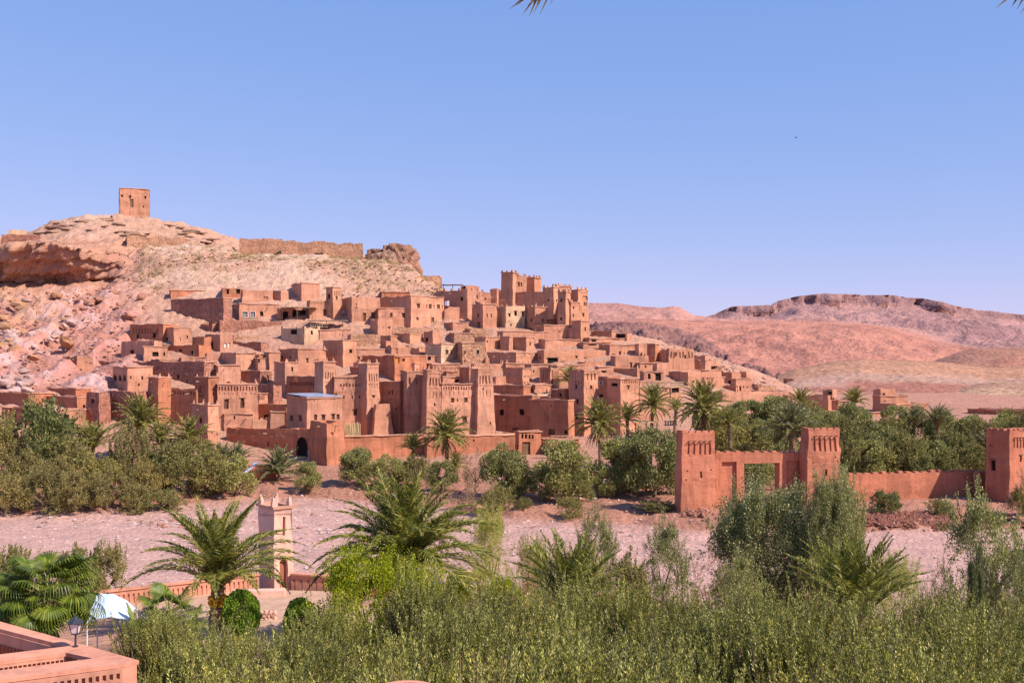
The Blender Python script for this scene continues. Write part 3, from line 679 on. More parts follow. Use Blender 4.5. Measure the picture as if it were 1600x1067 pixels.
# ------------------------------------------------------------------ upper left and centre
region(240, 420, 5.714)
H('long lit back wall of the large shaded hillside house', 148, 152, 665, 190, 265, mat='mudr', th=23, dep=2.5)
H('large shaded rectangular house on the upper left hillside', 158, 622, 700, 262, 502, [(218,462,32,40),(330,462,32,40)], mat='rub', th=60, rag=.2, cop=True)
H('roof turret with two dark openings on the upper left', 600, 616, 800, 172, 282, [(663,205,22,42),(757,195,36,50)], mat='mudr', th=18)
H('lit courtyard wall room right of the roof turret', 780, 796, 1065, 186, 332, [(1000,262,40,30,'n')], mat='mudp', th=23, rag=.4)
H('pink house with two white-framed windows and an arched door', 695, 766, 1125, 312, 457, [(818,408,42,48,'b'),(885,408,42,48,'b'),(965,408,28,60,'a')], mat='mudp', sp=2, th=23)
H('open roofed shelter beside the house with white-framed windows', 1105, 1120, 1372, 345, 457, [(1170,420,60,70,'w'),(1300,410,120,80,'w')], mat='mud', th=23)
H('rubble terrace wall below the white-framed windows', 583, 590, 1142, 458, 572, mat='rub', th=23, dep=3, cop=False, n='retaining_wall', cat='wall', rag=.3)
H('upper tower house with a ladder, under the bare slope', 1230, 1320, 1480, 128, 302, mat='mudp', **TW)
H('small lit block left of the upper ladder tower', 1060, 1137, 1202, 192, 302, mat='mudp')
H('orange-lit house with a tall narrow door and dentil cornice', 1385, 1396, 1592, 280, 452, [(1528,405,30,82,'d')], mat='mudt', beams=12, th=23)
H('red-sided house with a large framed window on the left', 462, 595, 706, 585, 752, [(518,680,40,55,'f'),(640,680,20,42,'p'),(675,680,18,42,'p')], mat='mudp', mer=('horn', 0))
H('low house leaning on the red-sided house', 345, 446, 464, 605, 752, mat='mudr', rag=.2)
H('tan house with a shaded upper wing and two slit windows', 1112, 1290, 1540, 716, 962, [(1150,797,20,36),(1222,790,18,30),(1372,820,18,35,'s'),(1458,818,16,30)], mat='mud', mer=('horn', 0))
H('small left wing of the tan house', 985, 1030, 1112, 748, 922, [(1025,890,18,20)], mat='mud', mer=('horn', 0))
H('front turret with corner horns left of the decorated tower', 1080, 1175, 1290, 838, 1120, [(1237,895,15,40)], mat='mudp', mer=('horn', 0), cop=True, **TW)
H('pale house with one wide dark opening on its shaded side', 1140, 1345, 1482, 530, 692, [(1252,565,55,40),(1410,570,22,35,'a')], mat='mudw', mer=('block', 0))
H('rubble-sided lit house at mid height on the left', 600, 736, 918, 752, 912, [(773,852,10,26),(880,835,14,36,'s')], mat='mudp')
H('rubble house with three slots on its lit end', 240, 455, 565, 830, 1062, [], mat='rub', nr=[(470,560,880,46,3,.35)], mer=('horn', 0), cop=True)
H('plain lit house behind the frieze facade', 560, 572, 778, 860, 1064, [(670,1015,36,18)], mat='mudp', sp=2, th=23)
H('house with white stairs climbing its shaded wall', 775, 950, 1052, 918, 1044, [(1020,975,20,52,'d')], mat='rub')
H('low lit parapet room above the rubble house with slots', 235, 246, 470, 790, 842, mat='mudp', th=23)
H('low house with rough shaded left end, third tier on the left', -40, 52, 208, 812, 902, [(170,865,10,18)], mat='mudp')
H('lit block between the tan house and the rubble-sided house', 905, 930, 985, 800, 922, [(935,820,26,34)], mat='mud')

region(480, 420, 5.714)
H('slender tower with a black doorway on the upper tier', 172, 230, 298, 165, 452, [(195,250,20,40),(263,262,12,30,'s')], mat='mudt', nr=[(238,292,215,44,3,.35)], **TW)
H('lit upper house with coloured rugs hung at its foot', 298, 398, 650, 250, 492, [(438,315,10,16),(438,345,10,16),(510,430,26,72,'d'),(588,415,36,50,'s')], mat='mud')
H('raised back room of the large house with three upper windows', 618, 666, 915, 206, 262, mat='mudr')
H('large lit house with three upper windows and a doorway', 632, 925, 1218, 245, 527, [(993,330,25,35,'s'),(1097,335,24,40,'s'),(1170,338,24,40,'s'),(987,445,18,25,'s'),(1117,467,26,66,'d'),(1068,335,10,30,'n'),(1130,338,10,30,'n'),(1200,340,10,30,'n')], mat='mudp', sp=1, th=42)
H('lit front house with two small shuttered windows', 600, 638, 930, 350, 517, [(752,412,24,38,'s'),(858,415,24,38,'s')], mat='mudp', sp=2)
H('cube house with two tiny windows below the shuttered house', 565, 630, 762, 448, 612, [(733,527,15,15),(680,525,8,8)], mat='mudp')
H('rubble terrace wall under the large house with three windows', 755, 764, 1240, 522, 592, mat='rubt', th=23, dep=3, cop=False, n='retaining_wall', cat='wall', rag=.3)
H('roofless room with a deep shaded side, centre of the village', 778, 917, 1030, 580, 662, [(830,625,10,50,'n')], mat='mudt')
H('small cube room with a dark window, centre of the village', 1040, 1120, 1190, 558, 657, [(1068,635,25,30)], mat='mud', mer=('horn', 0))
H('lit stony house under the steps to the kasbah', 1255, 1312, 1486, 575, 664, mat='rubt')
H('house on the skyline left of the kasbah, with roof battlements', 1150, 1430, 1578, 190, 472, [(1382,272,22,30),(1518,255,12,30)], mat='mudp', mer=('block', 2.2), sp=1)
H('small roof room on the skyline left of the kasbah', 1370, 1420, 1535, 150, 195, [(1400,172,30,20)], mat='mud', rag=.3)
H('long low lit house below the hanging rugs', 100, 112, 385, 545, 642, [(290,590,8,10),(315,590,8,10),(347,625,14,24)], mat='mudp', th=23)
H('stony lit wall house between cube house and pale house', 380, 392, 745, 582, 702, mat='rubt', th=23, cop=False, rag=.3)
H('lit cube house with one square black window, centre left', 145, 320, 440, 642, 884, [(385,737,28,32),(460,797,15,28),(70,675,8,10),(95,675,8,10)], mat='mudt', cop=True)
H('low lit room right of the cube with the square black window', 435, 446, 690, 716, 834, [(460,797,15,26)], mat='mud', th=23)
H('ruined room with ragged walls, left of a pair', 745, 752, 935, 680, 774, [(800,730,20,60,'n')], mat='mudt', rag=1.0, jag=.4, th=23)
H('ruined room with ragged walls, right of a pair', 930, 1000, 1060, 690, 776, mat='mudt', rag=.9, jag=.4)
H('whitish house with two blue-grey windows in the centre', 1055, 1198, 1330, 672, 847, [(1243,742,20,40,'g'),(1287,742,20,40,'g')], mat='mudw', sp=1)
H('pale stone house with a dark window right of the whitish house', 1322, 1385, 1588, 660, 862, [(1523,742,24,40,'g'),(1407,745,14,28,'s'),(1408,825,10,18)], mat='rubt')
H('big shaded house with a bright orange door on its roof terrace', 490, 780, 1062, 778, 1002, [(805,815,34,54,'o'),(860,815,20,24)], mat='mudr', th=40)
H('forward wing with a frieze of small arches below the orange door', 780, 960, 1060, 846, 962, [], mat='mudp', nr=[(790,955,905,26,7,.5),(968,1050,905,26,4,.5)], cop=True)
H('lit wing with a dotted frieze, right of the small arches', 1062, 1120, 1360, 852, 962, [], mat='mudp', nr=[(1128,1355,888,14,14,.4),(1135,1220,925,16,6,.4)], cop=True)
H('small upper room right of the orange door', 990, 1062, 1172, 776, 850, [(1090,800,30,34,'w')], mat='mudp')

region(220, 560, 5.336)
H('shaded wall house with a niche frieze left of the decorated tower', 1215, 1455, 1475, 150, 400, [(1300,290,12,16)], mat='mudr', th=58, nr=[(1240,1445,212,30,14,.5)])
H('shaded court with steps between frieze facade and turret', 970, 1105, 1130, 215, 400, [(1010,330,12,30)], mat='rub', rag=.5)
H('pale lattice room in the shaded court', 975, 985, 1035, 290, 395, nr=[(985,1030,325,40,4,.5)], mat='mudp')
region(240, 420, 5.714)
H('low ruin on the rock below the rubble terrace wall', 420, 520, 600, 470, 560, mat='rub', rag=1.0, jag=.35)
H('low broken terrace house over the red rock bank', 700, 960, 985, 640, 740, mat='rub', rag=.8, jag=.3)
H('low terrace wall on the rock under the white-framed windows', 705, 712, 1140, 590, 640, mat='rubt', th=23, dep=2, rag=.7, jag=.3, cop=False, n='retaining_wall', cat='wall')
H('dark little yard room left of the tan house', 905, 940, 990, 760, 900, [(938,820,24,34)], mat='mudr', rag=.4)
H('mid-slope lit room below the low parapet room', 460, 475, 610, 752, 830, mat='mudp', th=23)
region(480, 420, 5.714)
H('low lit courtyard wall right of the cube with tiny windows', 700, 706, 790, 640, 720, mat='mud', th=23, rag=.5)
H('shaded recess room above the ruined pair', 640, 745, 760, 600, 690, mat='mud')
H('lit stair block under the skyline house', 1215, 1225, 1360, 340, 470, mat='mud', rag=1.5, th=23)
H('low lit room left of the kasbah turret', 1225, 1300, 1440, 480, 560, mat='mud')
H('lit retaining room below the kasbah turret', 1440, 1452, 1600, 530, 600, mat='rubt', th=23, cop=False)
H('low stepped lit room right of the square black window', 440, 452, 560, 830, 940, [(500,870,14,22)], mat='mudp', th=23)
H('shaded room left of the big house with the orange door', 390, 455, 480, 880, 990, mat='mudr')
region(740, 540, 5.0)
H('lit strip house behind the slotted turret', 442, 452, 640, 148, 240, [(470,200,12,20)], mat='mudt', th=23)
H('lit low room between slotted turret and terrace house', 240, 252, 395, 140, 200, mat='mudt', th=23, mer=('horn', 0))
H('lit roof house left of the big tower', 640, 652, 760, 160, 260, mat='mudt', th=23)
H('low lit room left of the crenellated courtyard wall', 760, 772, 872, 150, 215, [(830,190,12,16)], mat='mud', th=23)
H('lit room right of the big tower top', 965, 978, 1095, 165, 240, [(1020,205,30,14)], mat='mud', th=23)
H('broad lit base under the recessed terrace room', 1290, 1300, 1530, 280, 345, mat='mudp', th=23)
H('low shaded room over the lower shaded wing', 480, 590, 610, 400, 445, mat='mudr')
H('lit low block right of the slotted turret', 660, 670, 745, 260, 350, mat='mud', th=23)
region(960, 440, 4.706)
H('lit lower terrace of the right slope', 180, 190, 400, 600, 650, [(230,625,12,16)], mat='mudp', th=23)
H('small lit room on the right slope above the cube house', 690, 700, 800, 655, 715, mat='mudp', th=23)
H('low lit room right of the small door house', 600, 690, 810, 708, 770, mat='mudp')
H('low rough pen below the bare right slope', 1050, 1060, 1190, 770, 812, mat='rubt', rag=.6, th=23, cop=False)

# ------------------------------------------------------------------ front central towers
region(480, 540, 5.333)
H('decorated tower with tall blind slots, left of the central pair', Y=181, xl=65, xc=135, xr=225, yt=140, yb=602, w=[], **dict(TW, mat='mudp', nr=[(145,222,252,55,4,.38),(145,222,185,8,6,.4),(145,222,345,40,4,.16),(145,222,305,8,7,.4)], cop=True, mer=('horn', 0), batter=.02))
H('facade with a row of square windows right of the decorated tower', 198, 228, 478, 262, 624, Y=180.5, w=[(245,412,14,28),(303,430,12,24),(372,430,12,24),(437,425,12,24),(400,557,30,46,'s')], mat='mudp', nr=[(270,465,330,26,8,.5),(240,470,388,8,10,.3)], sp=1)
H('tower with four blind slots and a leaning buttress', 425, 498, 592, 155, 705, Y=180, w=[(550,425,12,20),(530,545,8,12)], mat='mudp', nr=[(508,588,268,66,4,.36),(508,588,190,8,6,.4),(508,588,335,40,4,.16),(508,588,322,8,7,.4)], cop=True, mer=('horn', 0), batter=.025, **TW)
H('sloping buttress at the foot of the four-slot tower', 556, 575, 640, 485, 705, Y=178.5, mat='mudt', batter=.10, cop=False, rag=1.0, n='buttress', cat='buttress', th=20, dep=3)
H('shaded courtyard house in the gap between the central towers', 585, 770, 800, 300, 742, Y=180.5, w=[(683,390,12,28),(710,390,12,28),(672,490,14,34),(665,610,60,70),(740,525,10,16)], mat='mudr', th=58)
H('plain turret with one slot left of the twin towers', 780, 832, 975, 215, 745, Y=178.5, w=[], mat='mudp', nr=[(845,868,290,60,1,.6),(900,925,290,60,1,.5)], sp=1, cop=True, batter=.01, **TW)
H('twin tower with carved slots, left one of the central pair', 962, 1000, 1118, 205, 752, Y=175.5, w=[(1060,490,12,26)], mat='mudp', nr=[(1012,1112,300,66,4,.4),(1012,1112,235,8,7,.4),(1012,1112,355,8,9,.4),(1012,1112,410,60,4,.12)], cop=True, mer=('horn', 0), batter=.035, **TW)
H('palace facade with a niche frieze between the twin towers', 1112, 1124, 1405, 320, 752, Y=176.0, w=[(1212,455,28,40,'s'),(1320,452,28,40,'s'),(1256,453,10,20),(1310,615,36,50,'s'),(1376,420,8,14)], mat='mudp', nr=[(1130,1398,356,28,13,.5),(1130,1398,395,36,7,.1)], cop=True, mer=('horn', 0), th=23)
H('twin tower with carved slots, right one of the central pair', 1365, 1425, 1540, 195, 752, Y=177.6, w=[(1505,645,8,26),(1467,360,10,18)], mat='mudp', nr=[(1432,1525,285,66,4,.4),(1432,1525,222,8,7,.4),(1432,1525,335,8,9,.4),(1432,1525,400,60,4,.12)], cop=True, mer=('horn', 0), batter=.045, **TW)
H('shaded room behind the right twin tower', 1268, 1350, 1425, 185, 335, [], mat='mudr', mer=('horn', 0))
H('roof room with a dark window behind the niche frieze', 1120, 1132, 1290, 262, 328, [(1248,293,30,26)], mat='mudp', th=23)
H('small block behind the left twin tower', 1145, 1160, 1245, 215, 268, [], mat='mudp', mer=('horn', 0))
H('low lit porch pillar room by the reed screen', 485, 495, 560, 620, 755, [(520,690,36,70,'a')], mat='mudp', th=23, rag=.3, found=1)

region(740, 540, 5.0)
H('wide shaded front house with two square black windows', 148, 455, 472, 395, 702, [(220,522,36,44),(375,520,36,44),(330,655,44,30,'d')], mat='mudr', th=60, cop=True, sp=1)
H('lower shaded wing joining the wide front house to a tower', 440, 735, 760, 430, 705, [(605,470,10,12),(610,672,46,44,'d'),(715,675,18,30)], mat='mudr', th=60, cop=True, Y=177)
H('big tower with windows on both sides, right of the wide front house', 750, 862, 970, 198, 705, [(803,325,14,28),(812,437,18,32),(812,560,18,34),(915,325,16,30),(935,435,18,28)], mat='mudp', nr=[(790,850,285,30,3,.35),(872,962,245,50,3,.35),(872,962,345,40,4,.12)], cop=True, batter=.03, beams=10, **TW)
H('lit facade behind the palms, right of the big tower', 968, 982, 1112, 425, 692, [(1000,560,10,18)], mat='mudp', th=23)
H('lit tower with a carved band behind the tall palm', 1042, 1148, 1290, 260, 705, [(1212,325,16,30,'s'),(1200,448,10,14),(1100,305,50,24)], mat='mudp', nr=[(1160,1282,282,24,9,.5)], **TW)
H('lit house with a balustraded roof terrace, right end of the front', 1285, 1297, 1530, 325, 592, [(1440,355,10,18),(1500,355,10,18)], mat='mudp', nr=[(1420,1520,352,16,6,.4)], th=23)
H('small shaded house with a white-framed window near the big tower', 972, 1050, 1145, 240, 425, [(998,293,20,30,'b'),(1000,390,30,20)], mat='mudr')
H('small house with a lit slot, second row centre right', 235, 385, 450, 180, 312, [(292,218,14,22,'p')], mat='mudp', nr=[(392,445,240,16,5,.4),(392,445,290,20,5,.4)])  # the lit slot is a white pane, its light put into the colour
H('square turret with long vertical slots beside the village palm', 515, 600, 662, 178, 312, [], mat='mudp', nr=[(525,595,240,100,5,.35),(606,656,240,100,4,.4)], cop=True, **TW)
H('pair of low blocks left of the slotted turret', 135, 172, 245, 240, 314, mat='mudp', rag=.4)
H('low roof room with stacked parapets, second row centre', 145, 388, 478, 314, 404, [], mat='mudr', mer=('horn', 0))
H('lit room with one small white-framed window over the wide front house', 468, 500, 608, 370, 434, [(555,405,26,28,'b')], mat='mudw', mer=('horn', 0))
H('plain lit room behind the small white-framed window', 474, 484, 606, 306, 374, mat='mudt', th=23)
H('shaded room with one window below the village palm', 605, 715, 748, 345, 428, [(682,385,16,26)], mat='mudr', Y=186)
H('lit terrace house with a shaded side below the kasbah', 105, 330, 497, 56, 184, [(400,75,8,12)], mat='mudt', sp=2)
H('low horned parapet wall below the terrace house', 88, 98, 332, 96, 142, mat='mudt', th=23, mer=('horn', 2.2), **WL)
H('longer horned parapet wall above the twin towers', -20, 6, 442, 142, 232, mat='mudt', th=23, mer=('horn', 2.6), **WL)
H('long lit house with a shaded porch in the upper right village', 495, 552, 1075, 36, 152, [(620,130,80,66),(803,88,16,14),(523,95,10,20),(530,155,30,26),(700,135,32,30,'f'),(870,98,16,10)], mat='mudt', th=23)
H('low crenellated courtyard wall in the upper right village', 862, 872, 1102, 128, 168, mat='mudt', th=23, mer=('horn', 2.0), **WL)
H('lit house with three narrow windows on the right slope', 1070, 1112, 1367, 80, 184, [(1227,155,15,40),(1280,160,15,26),(1325,160,12,22)], mat='mud')
H('low house with a long shaded side above the terrace house', 1090, 1280, 1425, 180, 244, [(1385,212,14,16)], mat='mudt', mer=('horn', 0))
H('recessed terrace room behind the balustrade', 1300, 1330, 1480, 205, 300, [(1370,240,20,40),(1440,245,44,60)], mat='mud')
H('house with a balcony of balusters at the right end', 1530, 1540, 1620, 330, 420, [(1575,350,60,34)], mat='mudp', th=23)

# ------------------------------------------------------------------ the kasbah crowning the village
region(720, 400, 5.336)
KM = dict(mer=('block', 1.45), cop=True)
H('tallest kasbah tower, with battlements, left one on the crest', 338, 432, 473, 140, 402, [(410,180,14,10,'p')], mat='mudt', Y=246, **KM, **KW)
H('lit stair block with two windows joined to the tallest kasbah tower', 455, 470, 525, 160, 302, [(485,237,14,32,'s'),(505,237,12,32,'s')], mat='mudt', Y=247.5, mer=('block', 1.4), **KW)
H('second battlemented kasbah tower, right of the tallest', 525, 615, 668, 180, 305, mat='mudt', Y=249, **KM, **KW)
H('long shaded main hall of the kasbah below its two high towers', 388, 700, 722, 300, 428, [(728,370,12,16)], n='kasbah_hall', cat='kasbah', mat='mudt', Y=243, th=58, cop=True)
H('battlemented corner block at the right end of the kasbah hall', 685, 772, 808, 262, 432, [(728,370,12,16),(796,372,8,18)], mat='mudt', Y=242, **KM, **KW)
H('battlemented rear block between the kasbah corner towers', 806, 816, 925, 254, 305, mat='mudt', Y=248, **KM, **KW)
H('slender forward kasbah tower with two windows on its shaded side', 812, 875, 915, 300, 552, [(838,372,14,22),(838,525,14,22),(892,375,18,36,'n')], mat='mudt', Y=238, **KM, **KW)
H('right corner tower of the kasbah with a carved upper band', 912, 978, 1058, 285, 547, [(1035,350,36,30,'n'),(1028,400,12,30,'s'),(1043,400,12,30,'s'),(1020,492,14,26,'s')], nr=[(990,1050,310,10,8,.4)], mat='mudt', Y=240, batter=.02, **KM, **KW)
H('lit connecting block between the two right kasbah towers', 905, 916, 950, 388, 547, [(937,432,12,20),(937,495,12,26,'s')], mat='mudt', Y=239, mer=('block', 1.4), **KW)
H('house with one window under the right kasbah corner tower', 920, 1000, 1072, 542, 717, [(1038,612,14,30,'s')], mat='mudt')
H('orange-lit house with battlements in front of the kasbah hall', 530, 620, 818, 425, 627, [(590,535,16,24,'s'),(548,540,10,20),(683,540,12,24,'s'),(729,540,12,24,'s'),(585,618,32,30,'a')], mat='mudt', mer=('horn', 1.9), cop=True)
H('whitish house with three upper windows below the kasbah', 300, 376, 535, 416, 604, [(408,492,16,26),(458,478,20,38),(516,482,20,38),(420,575,10,22),(470,568,10,20),(502,570,8,14)], mat='mudw', mer=('horn', 1.9))
H('turret with a niche pair and horned corners left of the whitish house', 97, 185, 298, 405, 614, [(143,497,12,28),(150,573,24,46,'d'),(222,497,14,30,'n'),(250,497,14,30,'n')], mat='mud', mer=('horn', 0), cop=True, **TW)
H('small shaded block behind the kasbah turret', 245, 300, 322, 276, 402, mat='mud')
H('narrow block at the left foot of the tallest kasbah tower', 316, 358, 390, 285, 404, mat='mudt', **TW)
H('low lit room with one window left of the narrow kasbah block', 183, 192, 265, 306, 404, [(205,357,16,14)], mat='mud', th=23)
H('lit house with a shaded left side directly below the orange-lit house', 625, 697, 922, 578, 702, [(820,630,10,12)], mat='mud', sp=1)
H('small lit house right of it under the kasbah towers', 915, 923, 1005, 600, 704, [(965,655,10,12)], mat='mudp', th=23)
H('flat-roofed store with an open dark eave under the kasbah towers', 800, 815, 925, 560, 590, mat='mudt', th=23)
H('long lit retaining house, upper one below the kasbah', 345, 354, 812, 632, 745, mat='mud', th=23, cop=True)
H('long lit retaining house, lower one with a ragged shadow', 698, 704, 985, 696, 774, mat='mud', th=23)
H('lit room with a deep shaded left side, third tier under the kasbah', 110, 207, 332, 675, 794, [(222,712,10,18)], mat='mudt', mer=('horn', 0))
H('narrow shaded block in the middle of the third tier', 327, 405, 420, 678, 794, mat='mud')
H('open-fronted room with one small window, third tier under the kasbah', 415, 545, 612, 678, 794, [(580,735,12,26),(480,735,110,84,'n')], mat='mudt')
H('low roof strip house over the lit room of the third tier', 0, 12, 232, 640, 694, [(90,660,50,12)], mat='rubt', th=23, rag=.3)
H('low shaded roof house at the right foot of the kasbah', 1085, 1255, 1290, 628, 694, mat='mud', cop=True)
H('house with a wide dark opening on the right village crest', 1290, 1385, 1425, 645, 724, [(1335,672,74,38)], mat='mud')
H('lit strip house with a small opening, right village crest', 1065, 1074, 1390, 686, 734, [(1110,705,40,16)], mat='mud', th=23)
H('lit house with a row of small windows on the right slope', 1150, 1242, 1455, 740, 834, [(1265,818,10,12),(1280,818,10,12),(1328,812,16,26),(1365,812,10,24)], mat='mudp')
H('long low lit house with shaded eave, upper right slope', 970, 1022, 1250, 722, 778, [(1100,740,60,10)], mat='mudp')

# ------------------------------------------------------------------ right slope of the village
region(960, 440, 4.706)
H('tall narrow lit house on the right slope', 150, 178, 246, 456, 552, [(200,530,10,16),(222,540,10,14)], mat='mudp')
H('tall dark-sided block on the right slope', 243, 298, 312, 460, 612, mat='mudr')
H('ruined palace wall with a row of niches on the right slope', 305, 402, 585, 490, 642, [(455,530,12,30),(520,555,12,22)], nr=[(408,580,538,46,8,.4)], mat='mud', rag=1.6, jag=.4)
H('small dark-backed ruin behind the niche ruin', 580, 668, 684, 542, 592, mat='mud', rag=.8)
H('house with a broad shaded front and two doors, right slope', 465, 668, 775, 580, 657, [(505,628,14,30),(530,628,14,30),(735,640,50,32),(770,640,12,28)], mat='mud')
H('lit house with a small door on the lower right slope', 400, 540, 785, 662, 767, [(580,740,14,26,'d'),(650,722,12,40,'p'),(705,708,20,14)], mat='mudp')
H('small cube house with a shaded side, lower right slope', 785, 862, 930, 666, 764, [(848,742,24,30),(890,742,12,20)], mat='mud', rag=.3)
H('tiny lit block at the right edge of the houses', 925, 970, 1018, 660, 724, mat='mudp')
H('lit house with a small arched doorway at the right edge', 880, 893, 1006, 716, 808, [(925,785,14,36,'a'),(950,775,8,14),(975,775,8,14)], mat='mudp', th=23)
H('low dark shed beside the arched doorway house', 808, 905, 918, 768, 812, mat='mudr')
H('low rubble shed at the right end of the village', 1005, 1048, 1116, 758, 804, mat='rub', rag=.3)
H('long low lit wall house at the right foot behind the grove', 560, 795, 1236, 812, 884, [], mat='mudp', n='mud_brick_house', th=20, minr=8)
H('small flat hut at the right foot near the grove', 1183, 1240, 1256, 803, 836, mat='mud')
H('low ruin left of the hut with the square window', 1238, 1272, 1392, 832, 866, mat='mud', rag=.5)
H('dark roofless ruin alone on the bare right slope, upper one', 1285, 1345, 1362, 678, 716, mat='rub', rag=.8)
H('dark roofless ruin alone on the bare right slope, lower one', 1243, 1315, 1330, 712, 756, mat='rub', rag=.8)
H('low ruined pen on the bare right slope', 1095, 1150, 1160, 665, 684, mat='rubt', rag=.6)
H('lit step house between terrace house and niche ruin', 300, 312, 400, 600, 690, [(330,672,50,34)], mat='mudp', th=23)
H('lit corner room above the balustrades', 168, 178, 280, 640, 696, [(205,668,12,16)], mat='mudt', th=23)

# ------------------------------------------------------------------ houses on the plain to the right
region(1200, 440, 4.0)
PR = dict(group='houses on the plain')
H('shaded flat house in the right grove, small window room on top', 225, 375, 428, 712, 802, [(312,745,10,10,'p')], mat='mud', Y=212, **PR)
H('roof room with one black window on the right grove house', 340, 405, 430, 675, 714, [(387,697,26,16)], mat='mud', Y=213.5, found=.4, **PR)
H('little shed right of the flat grove house', 415, 440, 458, 745, 798, mat='mud', Y=214, **PR)
H('upper storey of the stepped brown house on the plain', 660, 703, 795, 672, 722, [(722,706,13,14)], mat='mudt', Y=214, **PR)
H('middle block of the stepped brown house on the plain', 655, 700, 872, 716, 818, [(728,748,10,10,'p')], mat='mudt', Y=212, **PR)
H('low front block with a door on the stepped brown house', 700, 803, 998, 768, 818, [(862,802,20,24),(902,795,22,32,'d'),(927,793,14,22)], mat='mud', Y=208, **PR)
H('long low mud wall at the right edge of the plain', 1248, 1640, 1700, 808, 870, mat='mudr', Y=205, th=45, n='boundary_wall', cat='wall', cop=True, **PR)
H('low garden wall in front of the stepped brown house', 545, 552, 880, 820, 850, mat='mud', Y=204, th=23, n='garden_wall', cat='wall', thick=.7, cop=True)

# ------------------------------------------------------------------ gate and walls on the far river bank
GT = dict(group='red gate on the river bank', mat='gate', cop=False, jag=.05)
def gate_tower(label, x0, x1, yt, yb, Y, xl, holes, th):
    r, w_, y = H(label, xl, x0, x1, yt, yb, holes, n='gate_tower', cat='tower', th=th, Y=Y, batter=.018, nr=[], found=.6, raw=True, **GT)
    return r, w_
def slots(xs, y0, y1, w): return [(x, (y0+y1)/2, w, y1-y0, 'n') for x in xs]
G1, W1 = gate_tower('left tower of the red gate', 1066.5, 1116.5, 676, 791, 118.8, 1062, slots([1076,1084,1092.5,1100,1108], 692, 710, 2.6)+[(1094.5,741,3,10),(1078,712,2,2),(1076,735,2,2.5),(1110,734,2,2)], 15)
G2, W2 = gate_tower('middle tower of the red gate, right of the opening', 1263, 1312, 671, 790, 121.4, 1255, slots([1273,1281,1289,1297,1305], 684, 705, 2.6)+[(1290,738,3,10),(1271,723,2,2),(1309,721,2,2),(1271,743,2,2)], 14)
G3, W3 = gate_tower('right tower of the red walls, cut by the photo edge', 1578, 1640, 673, 786, 123.5, 1541, slots([1584,1589,1594,1599,1605,1612,1619,1626], 686, 700, 2.0)+[(1552,727,7,16),(1594,716,3,10)], 32)
def crenels(root, W_, step, kind='block', sc=(1, 1, 1)):
    org = root.location
    for f in (0, 3):
        A, B = W_.top[f], W_.top[(f+1) % 4]; L = (B-A).length; d = (B-A).normalized(); N = W_.normal(f).xy; m = max(2, round(L/step))
        for i in range(m+(1 if f == 0 else 0)):
            p = A+d*(0.3+(L-0.6)*i/m)-N*0.2
            link('merlon', GM, root, Vector((p.x, p.y, W_.zt-0.03))-org, (0, 0, math.atan2(d.y, d.x)), (sc[0]*rng.uniform(.85, 1.15), sc[1], sc[2]*rng.uniform(.7, 1.1)))
b = MB(); b.box((0,0,.11), (.62,.4,.26), 0, .9); GM = mesh('merlon', b.V, b.F, M['gate'])
b = MB(); b.tube([(0,.2,-.02), (-.12,-.38,.10)], [.06,.045], 5); b.tube([(0,.2,-.02), (.12,-.38,.10)], [.06,.045], 5); GB = mesh('beam_end', b.V, b.F, M['wood'])
for r, w_, xs, ye, x0, Yt in ((G1, W1, [1076,1084,1092.5,1100,1108], 690, 0, 0), (G2, W2, [1273,1281,1289,1297,1305], 682, 0, 0), (G3, W3, [1584,1589,1594,1599], 684.5, 0, 0)):
    crenels(r, w_, 0.95)
    N = w_.normal(0)
    for x in xs:
        t, z, Yd = face_uv(w_, 0, Vector((w_.top[0].x, w_.top[0].y)), (w_.top[1]-w_.top[0]).normalized(), 1, x, ye)
        p = w_.top[0]+(w_.top[1]-w_.top[0]).normalized()*t
        link('beam_end', GB, r, Vector((p.x, p.y, z))-r.location, (0, 0, math.atan2(N.y, N.x)+math.pi/2))
